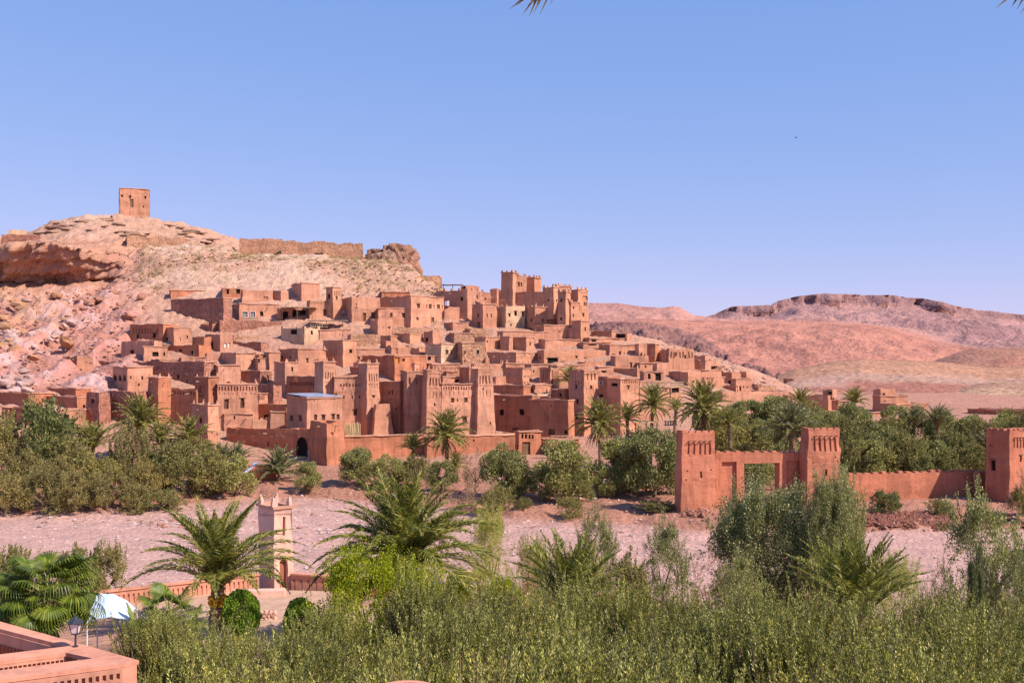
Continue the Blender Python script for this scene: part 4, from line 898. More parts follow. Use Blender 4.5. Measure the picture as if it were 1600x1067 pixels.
# curtain wall with the gate opening: left pier, right pier, lintel
def slab(b, x0, x1, y0, y1, Yf, thick, th=0.0):
    A, B_ = pt(x0, y0, Yf), pt(x1, y0, Yf); zt, zb = A.z, CZ-(y1-HY)/F*Yf
    return ((A+B_)/2+Vector((0, thick/2, 0))).xy, (B_.x-A.x), zt, zb
gw = empty('gate_wall', pt(1167, 790, 121.0)); tag(gw, 'crenellated red gate wall with a tall square opening', 'gate', 'red gate on the river bank', 'thing')
GTAN = math.tan(math.radians(14))
def gate_line(px, off):
    k = (px-CX)/F; X0 = (1066-CX)/F*119.2; Y = (119.2+off-X0*GTAN)/(1-k*GTAN); return Vector((k*Y, Y))
def curtain(name, x0, x1, yt, yb, off, thick, holes=(), root=None, mer=True, found=.6):
    C0, C1 = gate_line(x0, off), gate_line(x1, off); Yf = C0.y; zt = CZ-(yt-HY)/F*(C0.y+C1.y)/2; zb = CZ-(yb-HY)/F*(C0.y+C1.y)/2-found
    d = (C1-C0).normalized(); back = Vector((-d.y, d.x))*thick
    w_ = Walls([C0, C1, C1+back, C0+back], zb, zt, 0.0, 0.6, .05, .04, thick*.46, .03)
    for (a0, a1, b0, b1, dd) in holes:
        w_.holes[0].append(((a0-x0)/(x1-x0), (a1-x0)/(x1-x0), max(0.0, (CZ-(b1-HY)/F*Yf-zb)/(zt-zb)), (CZ-(b0-HY)/F*Yf-zb)/(zt-zb), dd, True, False))
    V, Fc = w_.build(root.location); link('wall', mesh('wall', V, Fc, M['gate']), root)
    V, Fc = w_.roof(root.location); link('wall_top', mesh('wall_top', V, Fc, M['gate']), root)
    if mer:
        m = max(2, round((C1-C0).length/1.05))
        for i in range(m):
            p = C0+(C1-C0)*((i+.5)/m)+back/2
            link('merlon', GM, root, Vector((p.x, p.y, zt-.03))-root.location, (0, 0, math.atan2(d.y, d.x)+rng.uniform(-.05, .05)), (rng.uniform(.7, 1.15), thick/.42*.8, rng.uniform(.55, 1.25)))
curtain('l', 1115, 1163, 707, 790, .6, 1.1, [(1128,1151,722,788,.35)], gw)
curtain('r', 1218, 1264, 707, 790, .6, 1.1, [(1229,1252,720,788,.35)], gw)
curtain('t', 1163.05, 1217.95, 707, 723.5, .6, 1.1, [], gw, True, 0)
lw = empty('river_wall', pt(1430, 785, 120.8)); tag(lw, 'low crenellated red wall running right from the gate towers', 'wall', 'red gate on the river bank', 'thing')
curtain('w', 1311, 1527, 739, 788, 1.0, .8, [], lw)
l2 = empty('river_wall', pt(1540, 785, 119.6)); tag(l2, 'short bent end of the low red wall at the right tower', 'wall', 'red gate on the river bank', 'thing')
curtain('w', 1527.1, 1560, 738, 788, -.2, .8, [], l2)
# rubble ramp and dry-stone edge at the left tower
b = MB(); q = random.Random(5)
rr = empty('stone_ramp', pt(1080, 812, 116)); tag(rr, 'rough dry-stone kerb at the foot of the left gate tower', 'stone wall', 'stone edges by the gate', 'thing')
def rock_mesh(seed, s=1.0, sub=1, mat=None, flat=.7):
    import bmesh
    bm = bmesh.new(); bmesh.ops.create_icosphere(bm, subdivisions=sub, radius=s)
    o = Vector((seed*3.7, seed*1.3, seed))
    for v in bm.verts:
        n = v.co.normalized(); k = 1+0.45*noise.noise(n*1.3+o)+0.22*noise.noise(n*3.1+o)
        v.co = Vector((n.x*k*s, n.y*k*s*.85, n.z*k*s*flat))
    me = bpy.data.meshes.new('rock'); bm.to_mesh(me); bm.free(); me.materials.append(mat); return me
M['rockp'] = mud('pale_stone', (0.44, 0.28, 0.24), .2, .1, 0, .05); M['rocky'] = mud('yellow_stone', (0.40, 0.205, 0.11), .2, .1, 0, .05)
M['rockr'] = mud('red_stone', (0.34, 0.155, 0.105), .2, .1, 0, .05)
RK = [rock_mesh(i, .5, 1, M['rockr']) for i in range(5)]
for i in range(46):
    t = i/45; p = Vector((pt(1068+q.uniform(-3, 3), 800, 117).x+(q.random()*3.2), 120.4-t*4.5, 0)); z = ground_z(p.x, p.y)
    link('stone', RK[i % 5], rr, Vector((p.x, p.y, z+.12))-rr.location, (q.random()*3, q.random()*3, q.random()*6), q.uniform(.4, .95))

# ------------------------------------------------------------------ rocks on the left slope and stones in the river
RY = [rock_mesh(10+i, 1.0, 2, M['rocky'] if i % 3 else M['rockp']) for i in range(6)]
RP = [rock_mesh(20+i, 1.0, 2, M['rockp'] if i % 2 else M['rockr']) for i in range(4)]
q = random.Random(21)
for i in range(52):
    px, py = q.uniform(0, 115), q.uniform(462, 560)
    if px+(py-462)*0.5 > 150: px *= .5
    Y = ray_ground(px, py, 180); x = (px-CX)/F*Y; s = q.choice([.4, .6, .7, .9, 1.2, 1.6])
    o = link('boulder', RY[i % 6], None, (x, Y, ground_z(x, Y)+s*.05), (q.uniform(-.4, .4), q.uniform(-.4, .4), q.random()*6), (s*q.uniform(.9, 1.5), s, s*q.uniform(.6, 1)))
    tag(o, 'angular yellow boulder tumbled below the cliff at the left', 'boulder', 'boulders below the cliff', 'thing')
for i in range(30):
    px, py = q.uniform(0, 60) if i % 2 else q.uniform(110, 240), q.uniform(575, 612) if i % 2 else q.uniform(452, 500)
    Y = ray_ground(px, py, 180); x = (px-CX)/F*Y; s = q.choice([.5, .7, .9, 1.3])
    o = link('boulder', RP[i % 4], None, (x, Y, ground_z(x, Y)+s*.05), (q.uniform(-.3, .3), q.uniform(-.3, .3), q.random()*6), (s*1.3, s, s*.8))
    tag(o, 'pale pinkish boulder lying on the rocky slope at the left', 'boulder', 'pale boulders on the rocky slope', 'thing')
def scatter_stones(name, label, n, f, mats, smin, smax, seed):
    r = np.random.default_rng(seed); V = []; Fq = []; mi = []
    oc = np.array([(1,0,0),(0,1,0),(-1,0,0),(0,-1,0),(0,0,1),(0,0,-1)], float); fc = np.array([(0,1,4),(1,2,4),(2,3,4),(3,0,4),(1,0,5),(2,1,5),(3,2,5),(0,3,5)])
    k = 0
    while k < n:
        x, y = f(r)
        s = smin+(smax-smin)*r.random()**4; a = r.random()*6.3
        p = oc*np.array([s*r.uniform(.8, 1.5), s, s*r.uniform(.4, .8)])*r.uniform(.7, 1.3, (6, 3)); ca, sa = math.cos(a), math.sin(a)
        p = np.stack([p[:, 0]*ca-p[:, 1]*sa, p[:, 0]*sa+p[:, 1]*ca, p[:, 2]], 1)+np.array([x, y, ground_z(x, y)+s*.15])
        V.append(p); Fq.append(fc+6*k); mi += [int(r.integers(0, len(mats)))]*8; k += 1
    return tag(link(name, meshq(name, np.concatenate(V), np.concatenate(Fq), mats, mi)), label, kind='stuff')
M['pebw'] = plain('white_pebble', (0.50, 0.36, 0.31), .8); M['pebd'] = plain('dark_pebble', (0.28, 0.18, 0.16), .8); M['pebp'] = plain('pink_pebble', (0.5, 0.36, 0.33), .8)
def river_xy(r):
    Y = 84+44*r.random()**.8; px = r.uniform(-60, 1660); return (px-CX)/F*Y, Y
scatter_stones('river_pebbles', 'scattered pale and dark stones on the dry riverbed', 4500, river_xy, [M['pebp'], M['pebw'], M['pebp'], M['pebd'], M['pebp']], .03, .26, 3)
def bank_xy(r):
    Y = r.uniform(114, 146); px = r.uniform(200, 1660); return (px-CX)/F*Y, Y
scatter_stones('bank_stones', 'loose reddish stones along the river bank', 2500, bank_xy, [M['rockr'], M['pebp'], M['rockr']], .05, .35, 4)
M['clod'] = plain('dark_clod', (0.19, 0.075, 0.052), .95, .3)
def heap_xy(r):
    px = r.normal(1430, 60); Y = 115.2+r.normal(0, .9); return (px-CX)/F*Y, Y
scatter_stones('clod_heap', 'heap of dark red clods below the low red wall', 3500, heap_xy, [M['clod']], .08, .42, 5)
def hill_xy(r):
    px = r.uniform(0, 690); Y = r.uniform(258, 305) if px > 200 else r.uniform(205, 272); return (px-CX)/F*Y, Y
scatter_stones('hill_rubble', 'loose rubble on the bare hillside', 4200, hill_xy, [M['rocky'], M['rockp'], M['rockr'], M['rockr']], .10, .55, 6)
def far_xy(r):
    px = r.uniform(1020, 1300); Y = r.uniform(215, 246); return (px-CX)/F*Y, Y
scatter_stones('slope_rubble', 'loose rubble on the bare right slope', 1200, far_xy, [M['rockp'], M['rockr']], .1, .6, 8)

q = random.Random(77)
M['outc'] = mud('outcrop_stone', (0.40, 0.21, 0.14), .25, .4, 0.3, .12); M['outl'] = mud('pale_outcrop_stone', (0.42, 0.25, 0.17), .25, .4, 0.2, .12)
for lb, px, yt, yb, wpx, Y, m, sd in (('jagged rock crag with a flat top at the end of the ridge', 622, 382, 418, 52, 305, 'outc', 33), ('pale rock buttress leaning on the ridge crag', 603, 393, 420, 34, 301, 'outl', 34), ('dark rock stub left of the ridge crag', 585, 388, 404, 26, 307, 'outc', 35), ('lower rock shoulder right of the ridge crag', 642, 400, 432, 26, 300, 'outc', 36)):
    w, h = wpx*Y/F, (yb-yt)*Y/F; me = rock_mesh(sd, 1.0, 4, M[m], 1.0)
    for v in me.vertices:
        c = v.co; n = noise.noise(c*2.2+Vector((sd, 0, 0)))*.28+noise.noise(c*6)*.12; c += c.normalized()*n; c.z = min(c.z, .72+.14*noise.noise(c*2.5+Vector((0, sd, 0))))
    o = link('rock_crag', me, None, pt(px, (yt+yb)/2+2, Y), (0, 0, q.random()*.5), (w*.52, w*.42, h*.72)); tag(o, lb, 'rock', 'ridge crag', 'thing')

LR_ = [rock_mesh(80+i, 1.0, 2, M['outl'], .45) for i in range(4)]
for i in range(34):                      # bedrock ledges breaking through the summit slope
    px = q.uniform(66, 330); t = q.random(); Y = (308+16*t) if px > 110 else (312+14*t); x = (px-CX)/F*Y; s = q.uniform(.5, 1.3)
    o = link('ledge_rock', LR_[i % 4], None, (x, Y, ground_z(x, Y)+.05), (q.uniform(-.15, .15), q.uniform(-.15, .15), q.uniform(-.4, .4)), (s*q.uniform(1.2, 2.6), s, s*q.uniform(.6, 1.1)))
    tag(o, 'flat bedrock ledge showing on the summit slope around the granary', 'rock', 'bedrock ledges of the summit', 'thing')

# ------------------------------------------------------------------ plants: leaf-by-leaf crowns
def leafmat(name, stops, rough=.6, transl=.25, spec=.25, gain=1.6, tint=False):
    stops = [(p, tuple(min(v*gain*1.08, .8) for v in c)) for p, c in stops]
    t = NT(name); g = t.n('ShaderNodeNewGeometry'); oi = t.n('ShaderNodeObjectInfo')
    c = t.ramp(g.outputs['Random Per Island'], stops)
    c = t.mix(1.0, c, t.ramp(oi.outputs['Random'], [(0, (.82, .84, .86)), (.5, (1.0, 1.0, 1.0)), (1, (1.16, 1.12, 1.02))]), 'MULTIPLY')
    if tint: c = t.mix(1.0, c, t.n('ShaderNodeVertexColor', layer_name='zone').outputs[0], 'MULTIPLY')
    t.col(c); t.b.inputs['Roughness'].default_value = rough; t.b.inputs['Specular IOR Level'].default_value = spec
    tr = t.n('ShaderNodeBsdfTranslucent'); t.l(c, tr.inputs[0]); mx = t.n('ShaderNodeMixShader'); mx.inputs[0].default_value = transl
    t.l(t.b.outputs[0], mx.inputs[1]); t.l(tr.outputs[0], mx.inputs[2]); t.l(mx.outputs[0], t.out.inputs[0])
    return t.m
L_ = {}
L_['olive'] = leafmat('olive_leaf', [(0, (.056,.062,.014)), (.45, (.13,.132,.031)), (.8, (.215,.205,.058)), (1, (.33,.30,.12))], .5, .14, .25, 1.5, True)
L_['olivef'] = leafmat('grey_olive_leaf', [(0, (.075,.078,.022)), (.5, (.15,.145,.045)), (1, (.25,.23,.09))], .6, .3, .25, 1.7)
L_['tam'] = leafmat('tamarisk_leaf', [(0, (.09,.082,.026)), (.5, (.17,.14,.048)), (1, (.27,.205,.085))], .7, .35)
L_['tamg'] = leafmat('green_tamarisk_leaf', [(0, (.07,.068,.02)), (.5, (.15,.135,.042)), (1, (.25,.20,.075))], .7, .3, .25, 1.65)
L_['dark'] = leafmat('dark_leaf', [(0, (.04,.052,.018)), (.5, (.085,.098,.034)), (1, (.15,.15,.055))], .6, .35)
L_['pop'] = leafmat('poplar_leaf', [(0, (.05,.056,.015)), (.5, (.12,.122,.036)), (.85, (.23,.22,.09)), (1, (.36,.33,.19))], .4, .35, .4, 1.9)
L_['lime'] = leafmat('lime_leaf', [(0, (.075,.105,.005)), (.5, (.185,.21,.009)), (1, (.33,.31,.018))], .5, .4)
L_['yel'] = leafmat('pale_yellow_leaf', [(0, (.13,.14,.025)), (.5, (.25,.24,.05)), (1, (.37,.34,.11))], .5, .4)
L_['ball'] = leafmat('clipped_leaf', [(0, (.045,.085,.006)), (.5, (.095,.155,.012)), (1, (.18,.24,.03))], .5)
L_['dry'] = leafmat('dry_twig', [(0, (.16,.095,.055)), (.5, (.27,.17,.10)), (1, (.38,.26,.17))], .8, .1, .2, 1.2)
L_['palm'] = leafmat('date_leaflet', [(0, (.06,.068,.016)), (.5, (.135,.13,.030)), (.85, (.22,.18,.05)), (1, (.32,.23,.085))], .45, .25, .35)
L_['palmb'] = leafmat('blue_date_leaflet', [(0, (.06,.068,.028)), (.5, (.12,.125,.055)), (1, (.20,.19,.095))], .45, .25, .35)
L_['palmn'] = leafmat('near_date_leaflet', [(0, (.04,.052,.009)), (.45, (.105,.115,.019)), (.8, (.20,.185,.038)), (1, (.34,.265,.075))], .42, .3, .3, 1.75)
L_['dead'] = leafmat('dead_frond', [(0, (.17,.10,.05)), (.5, (.28,.175,.085)), (1, (.38,.25,.13))], .8, .15, .2, 1.2)
L_['fan'] = leafmat('fan_leaf', [(0, (.05,.075,.008)), (.5, (.10,.135,.012)), (1, (.20,.21,.03))], .45, .25, .3, 1.15)
L_['stem'] = plain('frond_stem', (.30,.26,.07), .5, .2, 8)
L_['bark'] = plain('bark', (.15,.10,.065), .9, .35, 6)
L_['pbark'] = plain('palm_bark', (.22,.14,.08), .9, .45, 5)
L_['date'] = leafmat('date_fruit', [(0, (.45,.18,.01)), (.5, (.62,.30,.015)), (1, (.72,.42,.03))], .4, .1, .4, 1.0)

def unit(a): return a/np.maximum(np.linalg.norm(a, axis=1, keepdims=True), 1e-6)
def leafquads(c, d, side, L, Wd, fold=None):
    L = L[:, None] if np.ndim(L) else L; Wd = Wd[:, None] if np.ndim(Wd) else Wd
    V = np.stack([c, c+d*L*.45+side*Wd*.5, c+d*L, c+d*L*.45-side*Wd*.5], 1).reshape(-1, 3)
    return V, np.arange(len(V), dtype=np.int32).reshape(-1, 4)
def rside(d, r): return unit(np.cross(d, r.normal(size=d.shape)))
def crown(kind, seed, mat, nl=9000, lobes=16, leaf=.075, wid=.5, low=.16, up=.3, wisp=0.0, fill=.55, shell=.35):
    """crown in a unit box (radius 1, height 1): lobes of leaves, the outline broken by lobes and shoots"""
    r = np.random.default_rng(seed); cs, rs = [], []
    for i in range(lobes):
        a = r.random()*6.283; h = r.random()**.8; rad = math.sqrt(max(0, 1-(abs(h-.42)/.60)**2))*(.35+.35*r.random()**.5)
        cs.append((math.cos(a)*rad, math.sin(a)*rad, low+.10+(0.80-low)*h)); rs.append(r.uniform(.22, .40)*(1-.35*h))
    cs, rs = np.array(cs), np.array(rs); k = r.integers(0, lobes, nl); d = unit(r.normal(size=(nl, 3)))
    rad = rs[k]*(shell+(1-shell)*r.random(nl)**fill)
    c = cs[k]+d*rad[:, None]*np.array([1, 1, .55])
    if wisp:                                  # upright feathery plumes
        m = r.random(nl) < wisp; pk = r.integers(0, lobes*5, nl); pd = unit(r.normal(size=(lobes*5, 3))+np.array([0, 0, .9])); pi = np.arange(lobes*5) % lobes; pc = cs[pi]+pd*rs[pi][:, None]*np.array([1, 1, .5])*.8
        t = r.random(nl)*.42; pl = pc[pk]+pd[pk]*t[:, None]*np.array([.45, .45, .45])+r.normal(size=(nl, 3))*.022
        c = np.where(m[:, None], pl, c); d = np.where(m[:, None], unit(pd[pk]+r.normal(size=(nl, 3))*.35), d)
    rr_ = np.hypot(c[:, 0], c[:, 1]); c[:, :2] *= 1.0/np.quantile(rr_, .96)
    z0, z1 = np.quantile(c[:, 2], [.01, .99]); c[:, 2] = low+(c[:, 2]-z0)/(z1-z0)*(1-low); c[:, 2] = np.maximum(c[:, 2], .01)
    dd = unit(d*.6+r.normal(size=(nl, 3))*.6+np.array([0, 0, up])); L = leaf*r.uniform(.6, 1.25, nl)
    V, Q = leafquads(c, dd*np.array([1, 1, .55]), rside(dd, r), L, L*wid)
    return meshq('crown', V, Q, L_[mat])
def trunk_mesh(seed, h=.5, rad=.07, limbs=4):
    r = random.Random(seed); b = MB(); bend = r.uniform(-.1, .1)
    b.tube([(0,0,-.05), (bend*.5, 0, h*.3), (bend, bend*.4, h*.6)], [rad*1.25, rad, rad*.75], 7)
    for i in range(limbs):
        a = i*6.283/limbs+r.random(); s = r.uniform(.35, .6)
        b.tube([(bend, bend*.4, h*.55), (bend+math.cos(a)*s*.5, math.sin(a)*s*.5, h*.85), (bend+math.cos(a)*s, math.sin(a)*s, h*1.25)], [rad*.6, rad*.4, rad*.15], 5)
    return mesh('trunk', b.V, b.F, L_['bark'])
CR = {
 'olive': [crown('olive', 40+i, 'olivef', 12000, 24, .085, .42, .10) for i in range(4)],
 'tam':   [crown('tam', 50+i, 'tam', 12000, 18, .085, .32, .0, .5, .55) for i in range(3)],
 'tamg':  [crown('tamg', 60+i, 'tamg', 12000, 20, .085, .34, .0, .5, .5) for i in range(3)],
 'dark':  [crown('dark', 70+i, 'dark', 11000, 24, .08, .45, .05, .35, .25) for i in range(2)],
 'dry':   [crown('dry', 80+i, 'dry', 3500, 12, .10, .14, .03, .6, .6, .8, .1) for i in range(2)],
 'pop':   [crown('pop', 90, 'pop', 110000, 60, .024, .75, .0, .2, .25)],
 'popt':  [crown('pop', 95+i, 'pop', 24000, 26, .030, .65, .0, .3, .6, .9, .1) for i in range(2)],
 'lime':  [crown('lime', 100+i, 'lime', 36000, 40, .030, .75, .0, .2, .2) for i in range(2)],
 'yel':   [crown('yel', 110, 'yel', 26000, 30, .03, .5, .0, .5, .5)],
}
def ball_crown(seed):
    r = np.random.default_rng(seed); n = 20000; d = unit(r.normal(size=(n, 3))); k = np.array([1+.10*noise.noise(Vector(v)*2.5)+.06*noise.noise(Vector(v)*6) for v in d])
    c = d*(k*r.uniform(.80, 1.0, n))[:, None]; c = c*np.array([.95, .95, .5])+np.array([0, 0, .5]); dd = unit(d+r.normal(size=(n, 3))*.7); L = .07*r.uniform(.6, 1.2, n)
    V, Q = leafquads(c, dd*np.array([1, 1, .5]), rside(dd, r), L, L*.7); return meshq('crown', V, Q, L_['ball'])
CR['ball'] = [ball_crown(120)]
TR = [trunk_mesh(i, .42, .06) for i in range(4)]
NAME = dict(olive='olive_tree', tam='tamarisk_bush', tamg='tamarisk_tree', dark='broadleaf_tree', dry='dry_shrub', pop='poplar_shrub', popt='poplar_shrub', lime='lime_green_tree', yel='yellow_green_shrub', ball='round_clipped_shrub')
CAT = dict(olive='tree', tam='bush', tamg='tree', dark='tree', dry='shrub', pop='tree', popt='shrub', lime='tree', yel='shrub', ball='shrub')
cnt = [0]
def plant(kind, label, px, ytop, ybase, wpx, Y=None, group=None, trunk=None, sink=0.0):
    if Y is None: Y = ray_ground(px, ybase, 95.0)
    x = (px-CX)/F*Y; z0 = ground_z(x, Y)-sink; h = CZ-(ytop-HY)/F*Y-z0; R = wpx*Y/F/2; cnt[0] += 1; i = cnt[0]
    o = empty(NAME[kind], (x, Y, z0), rng.random()*6.28); o.scale = (R, R, h); tag(o, label, CAT[kind], group, 'thing')
    ms = CR[kind]; link('crown', ms[i % len(ms)], o)
    if trunk is not False: link('trunk', TR[i % 4], o)
    return o
g1 = 'bushes and trees below the left houses'
for kind, lb, px, yt, yb, w in [
  ('tam', 'brownish tamarisk bush at the left edge of the river bank', 8, 738, 803, 78), ('tam', 'brownish tamarisk bush, second from left on the river bank', 66, 736, 803, 84),
  ('tam', 'brownish tamarisk bush, third from left on the river bank', 118, 740, 800, 74), ('tam', 'brownish tamarisk bush, fourth from left on the river bank', 168, 736, 798, 72),
  ('tam', 'sparse tamarisk bush at the tip of the red bank', 205, 758, 800, 62), ('tamg', 'low grey-green bush at the right end of the left thicket', 248, 766, 799, 76),
  ('dark', 'tallest dark tree at the left, rising over the lowest house', 66, 630, 752, 118), ('tamg', 'grey-green tree at the left edge before the flat houses', 12, 652, 752, 84),
  ('tamg', 'bushy tree between the tall dark tree and the rubble tower', 112, 682, 758, 84), ('tam', 'pale feathery tamarisk standing before the deep shaded ruin', 202, 664, 768, 70),
  ('tamg', 'olive-green tree below the slim watch tower', 268, 692, 772, 100), ('tamg', 'low tree in front of the foremost blank tower', 330, 708, 774, 80),
  ('olive', 'small olive at the right end of the left thicket', 368, 714, 776, 70), ('tamg', 'dark filler bush in the middle of the left thicket', 150, 716, 775, 80),
  ('tam', 'golden tamarisk behind the left bank bushes', 36, 706, 775, 80), ('tam', 'golden tamarisk behind the fourth bank bush', 225, 716, 780, 60),
  ('tamg', 'shaded tree left of the front rampart', 310, 690, 760, 60), ('tam', 'brown tamarisk behind the second bank bush', 90, 716, 782, 70),
  ('dark', 'dark bush under the slim watch tower palms', 250, 706, 770, 60)]:
    plant(kind, lb, px, yt, yb, w, group=g1)
g2 = 'trees below the central ramparts'
for kind, lb, px, yt, yb, w in [
  ('olive', 'small round olive right of the silver palms by the arched gate', 480, 723, 770, 44), ('olive', 'olive against the long plain rampart, leftmost there', 560, 702, 757, 58),
  ('olive', 'olive against the long plain rampart, second there', 606, 714, 762, 56), ('tamg', 'bush under the orange-based palm', 650, 714, 760, 52),
  ('olive', 'low olive left of the big skirted palm', 690, 722, 768, 48), ('dry', 'dry reddish shrub beside the big skirted palm', 742, 700, 770, 44),
  ('olive', 'broad olive below the small arcade gatehouse', 786, 700, 778, 74), ('olive', 'small olive in front of the broad gatehouse olive', 800, 738, 779, 44),
  ('olive', 'large pale olive right of the gatehouse', 880, 692, 782, 92), ('olive', 'small low olive left in front of the large pale olive', 845, 740, 780, 46),
  ('olive', 'small low olive right in front of the large pale olive', 905, 732, 784, 46), ('olive', 'small round olive on the bank below the date palms', 950, 736, 776, 48),
  ('olive', 'large dark olive under the clustered date palms', 965, 690, 770, 82), ('olive', 'large pale olive left of the left gate tower', 1022, 674, 776, 96),
  ('dark', 'shaded tree under the tall slim palm', 985, 676, 765, 70), ('olive', 'olive squeezed against the left gate tower', 1056, 700, 772, 50),
  ('tamg', 'grey bush on the bank right of the near date palm', 775, 762, 801, 56), ('tamg', 'rounded scrub bush casting a shadow on the red bank', 888, 778, 809, 44),
  ('dry', 'dry shrub in front of the skirted palm', 742, 752, 800, 54), ('tamg', 'low grey scrub along the terrace ledge', 1028, 782, 798, 60), ('dry', 'dry tuft on the ledge of the red bank', 940, 780, 797, 30),
  ('tamg', 'small scrub left of the round bank bush', 818, 778, 800, 30), ('dry', 'brown thicket below the broad gatehouse olive', 722, 764, 796, 50)]:
    plant(kind, lb, px, yt, yb, w, group=g2)
g3 = 'grove behind the red gate'
grove = [('olive',1088,690,720,70),('tamg',1140,640,716,86),('olive',1168,628,690,70),('tamg',1130,664,740,80),('olive',1210,622,690,74),('tamg',1175,664,735,80),('olive',1185,712,765,60),('tamg',1250,648,720,70),
  ('olive',1290,640,700,66),('tamg',1335,652,745,78),('olive',1350,645,700,60),('tamg',1385,652,720,70),('olive',1375,668,750,80),('tamg',1420,676,755,80),('olive',1455,690,755,70),('tamg',1490,672,745,78),('olive',1515,652,715,70),
  ('tamg',1540,658,720,64),('olive',1575,650,715,70),('tamg',1610,645,720,70),('tamg',1525,692,755,60),('olive',1400,636,690,50),('tamg',1310,655,720,60),('olive',1230,690,745,60),('tamg',1265,630,680,50),('olive',1475,648,700,56),('tamg',1550,690,750,50),('olive',1105,655,715,60),('tamg',1150,690,750,70),('olive',1200,655,715,70),('tamg',1285,668,735,70),('olive',1360,690,758,70),('tamg',1395,690,756,66),('olive',1440,706,758,60),('tamg',1480,704,758,64),('olive',1505,684,745,60),('tamg',1330,690,757,60),('olive',1330,632,690,60),('tamg',1225,632,690,60),('dark',1440,652,715,60)]
for i, (kind, px, yt, yb, w) in enumerate(sorted(grove, key=lambda t: t[1])):
    lb = '%s in the grove behind the red gate, %s from the left' % ({'olive': 'pale olive tree', 'tamg': 'feathery green tree', 'dark': 'dark broadleaf tree'}[kind], ['first','second','third','fourth','fifth','sixth','seventh','eighth','ninth','tenth','eleventh','twelfth','thirteenth','fourteenth','fifteenth','sixteenth','seventeenth','eighteenth','nineteenth','twentieth','twenty-first','twenty-second','twenty-third','twenty-fourth','twenty-fifth','twenty-sixth','twenty-seventh','twenty-eighth','twenty-ninth','thirtieth','thirty-first','thirty-second','thirty-third','thirty-fourth','thirty-fifth','thirty-sixth','thirty-seventh','thirty-eighth','thirty-ninth','fortieth','forty-first','forty-second'][i])
    plant(kind, lb, px, yt, yb, w, group=g3, Y=max(ray_ground(px, yb, 126), 128))
g4 = 'scrub by the red wall'
plant('dark', 'dark low bush at the foot of the low red wall', 1383, 767, 795, 52, Y=117.5, group=g4, trunk=False)
plant('tamg', 'grey low bush near the bent end of the low red wall', 1471, 780, 797, 44, Y=117, group=g4, trunk=False)
plant('dry', 'dry shrub at the foot of the right wall tower', 1592, 738, 792, 44, Y=116.5, group=g4, trunk=False)
plant('tamg', 'dark bush at the right edge below the wall tower', 1600, 760, 800, 40, Y=116, group=g4, trunk=False)
plant('dry', 'lone dry tuft on the river gravel at the left', 229, 808, 821, 24, group=g4, trunk=False)

# near plants on our side of the river
g5 = 'shrubs on the near bank'
plant('pop', 'large sparkling-leaved shrub in front of the red gate', 1205, 764, 930, 184, Y=66, group=g5)
plant('pop', 'second sparkling-leaved shrub below the middle gate tower', 1298, 750, 930, 92, Y=63, group=g5)
plant('popt', 'tall leafy shoot of shrub right of the gate shrub', 1318, 738, 900, 70, Y=64, group=g5)
plant('popt', 'airy leafy shrub at the right edge of the photo', 1545, 772, 975, 150, Y=56, group=g5)
plant('popt', 'second airy shrub leaning out of the right edge', 1600, 850, 985, 110, Y=54, group=g5)
plant('popt', 'thin leafy shrub between palm and gate shrub', 1038, 812, 930, 84, Y=64, group=g5)
plant('popt', 'thin pale shrub behind the low stiff palm', 930, 800, 920, 66, Y=68, group=g5)
plant('yel', 'yellow-green shrub right of the central date palm', 768, 792, 915, 78, Y=66, group=g5)
plant('yel', 'yellow-green twiggy bush beside the low stiff palm', 830, 838, 925, 60, Y=60, group=g5)
plant('dry', 'brown dry shrub at the river edge', 1105, 858, 935, 60, Y=60, group=g5)
plant('dry', 'dry brown thicket left of the right leafy shrub', 1465, 872, 965, 56, Y=48, group=g5)
plant('dry', 'dry reddish bush behind the low stiff palm', 812, 850, 940, 66, Y=56, group=g5)
plant('dark', 'narrow dark cypress-like bush at the right', 1526, 858, 985, 30, Y=46, group=g5)
plant('tamg', 'rounded grey-green bush behind the fan palm', 168, 852, 925, 66, Y=66, group=g5)
plant('tamg', 'low grey-green bush behind the fan palm, middle', 118, 858, 930, 60, Y=66, group=g5)
plant('tamg', 'grey-green bush at the left edge near the river', 14, 858, 950, 70, Y=62, group=g5)
plant('tamg', 'grey-green bush left of the fan palm crown', 48, 872, 960, 70, Y=55, group=g5)
plant('lime', 'bright lime-green tree below the central date palm', 575, 858, 1010, 160, Y=50, group=g5)
plant('lime', 'lime-green tree right of the central date palm trunk', 668, 884, 1005, 100, Y=48, group=g5)
plant('lime', 'small lime-green bush beside the whitewashed trunks', 716, 892, 985, 62, Y=55, group=g5)
plant('lime', 'low lime-green bush right of the whitewashed trunks', 785, 900, 985, 70, Y=52, group=g5)
plant('popt', 'leafy shrub at the river edge right of the dry shrub', 1150, 862, 950, 80, Y=58, group=g5)
plant('yel', 'yellowish bush behind the stiff upright palm', 1400, 868, 960, 90, Y=52, group=g5)
plant('tamg', 'grey-green bush right of the low stiff palm', 985, 872, 950, 80, Y=56, group=g5)
plant('dry', 'reddish dry bush at the right river edge', 1580, 880, 970, 70, Y=58, group=g5)
plant('popt', 'pale leafy shrub left of the low stiff palm', 850, 858, 940, 60, Y=62, group=g5)
plant('tam', 'brownish bush between gate shrub and stiff palm', 1275, 880, 960, 90, Y=54, group=g5)
plant('ball', 'clipped round shrub left of the yard steps', 377, 921, 978, 62, Y=56, group='clipped shrubs of the yard', trunk=False)
plant('ball', 'clipped round shrub right of the yard steps', 470, 934, 995, 56, Y=53, group='clipped shrubs of the yard', trunk=False)

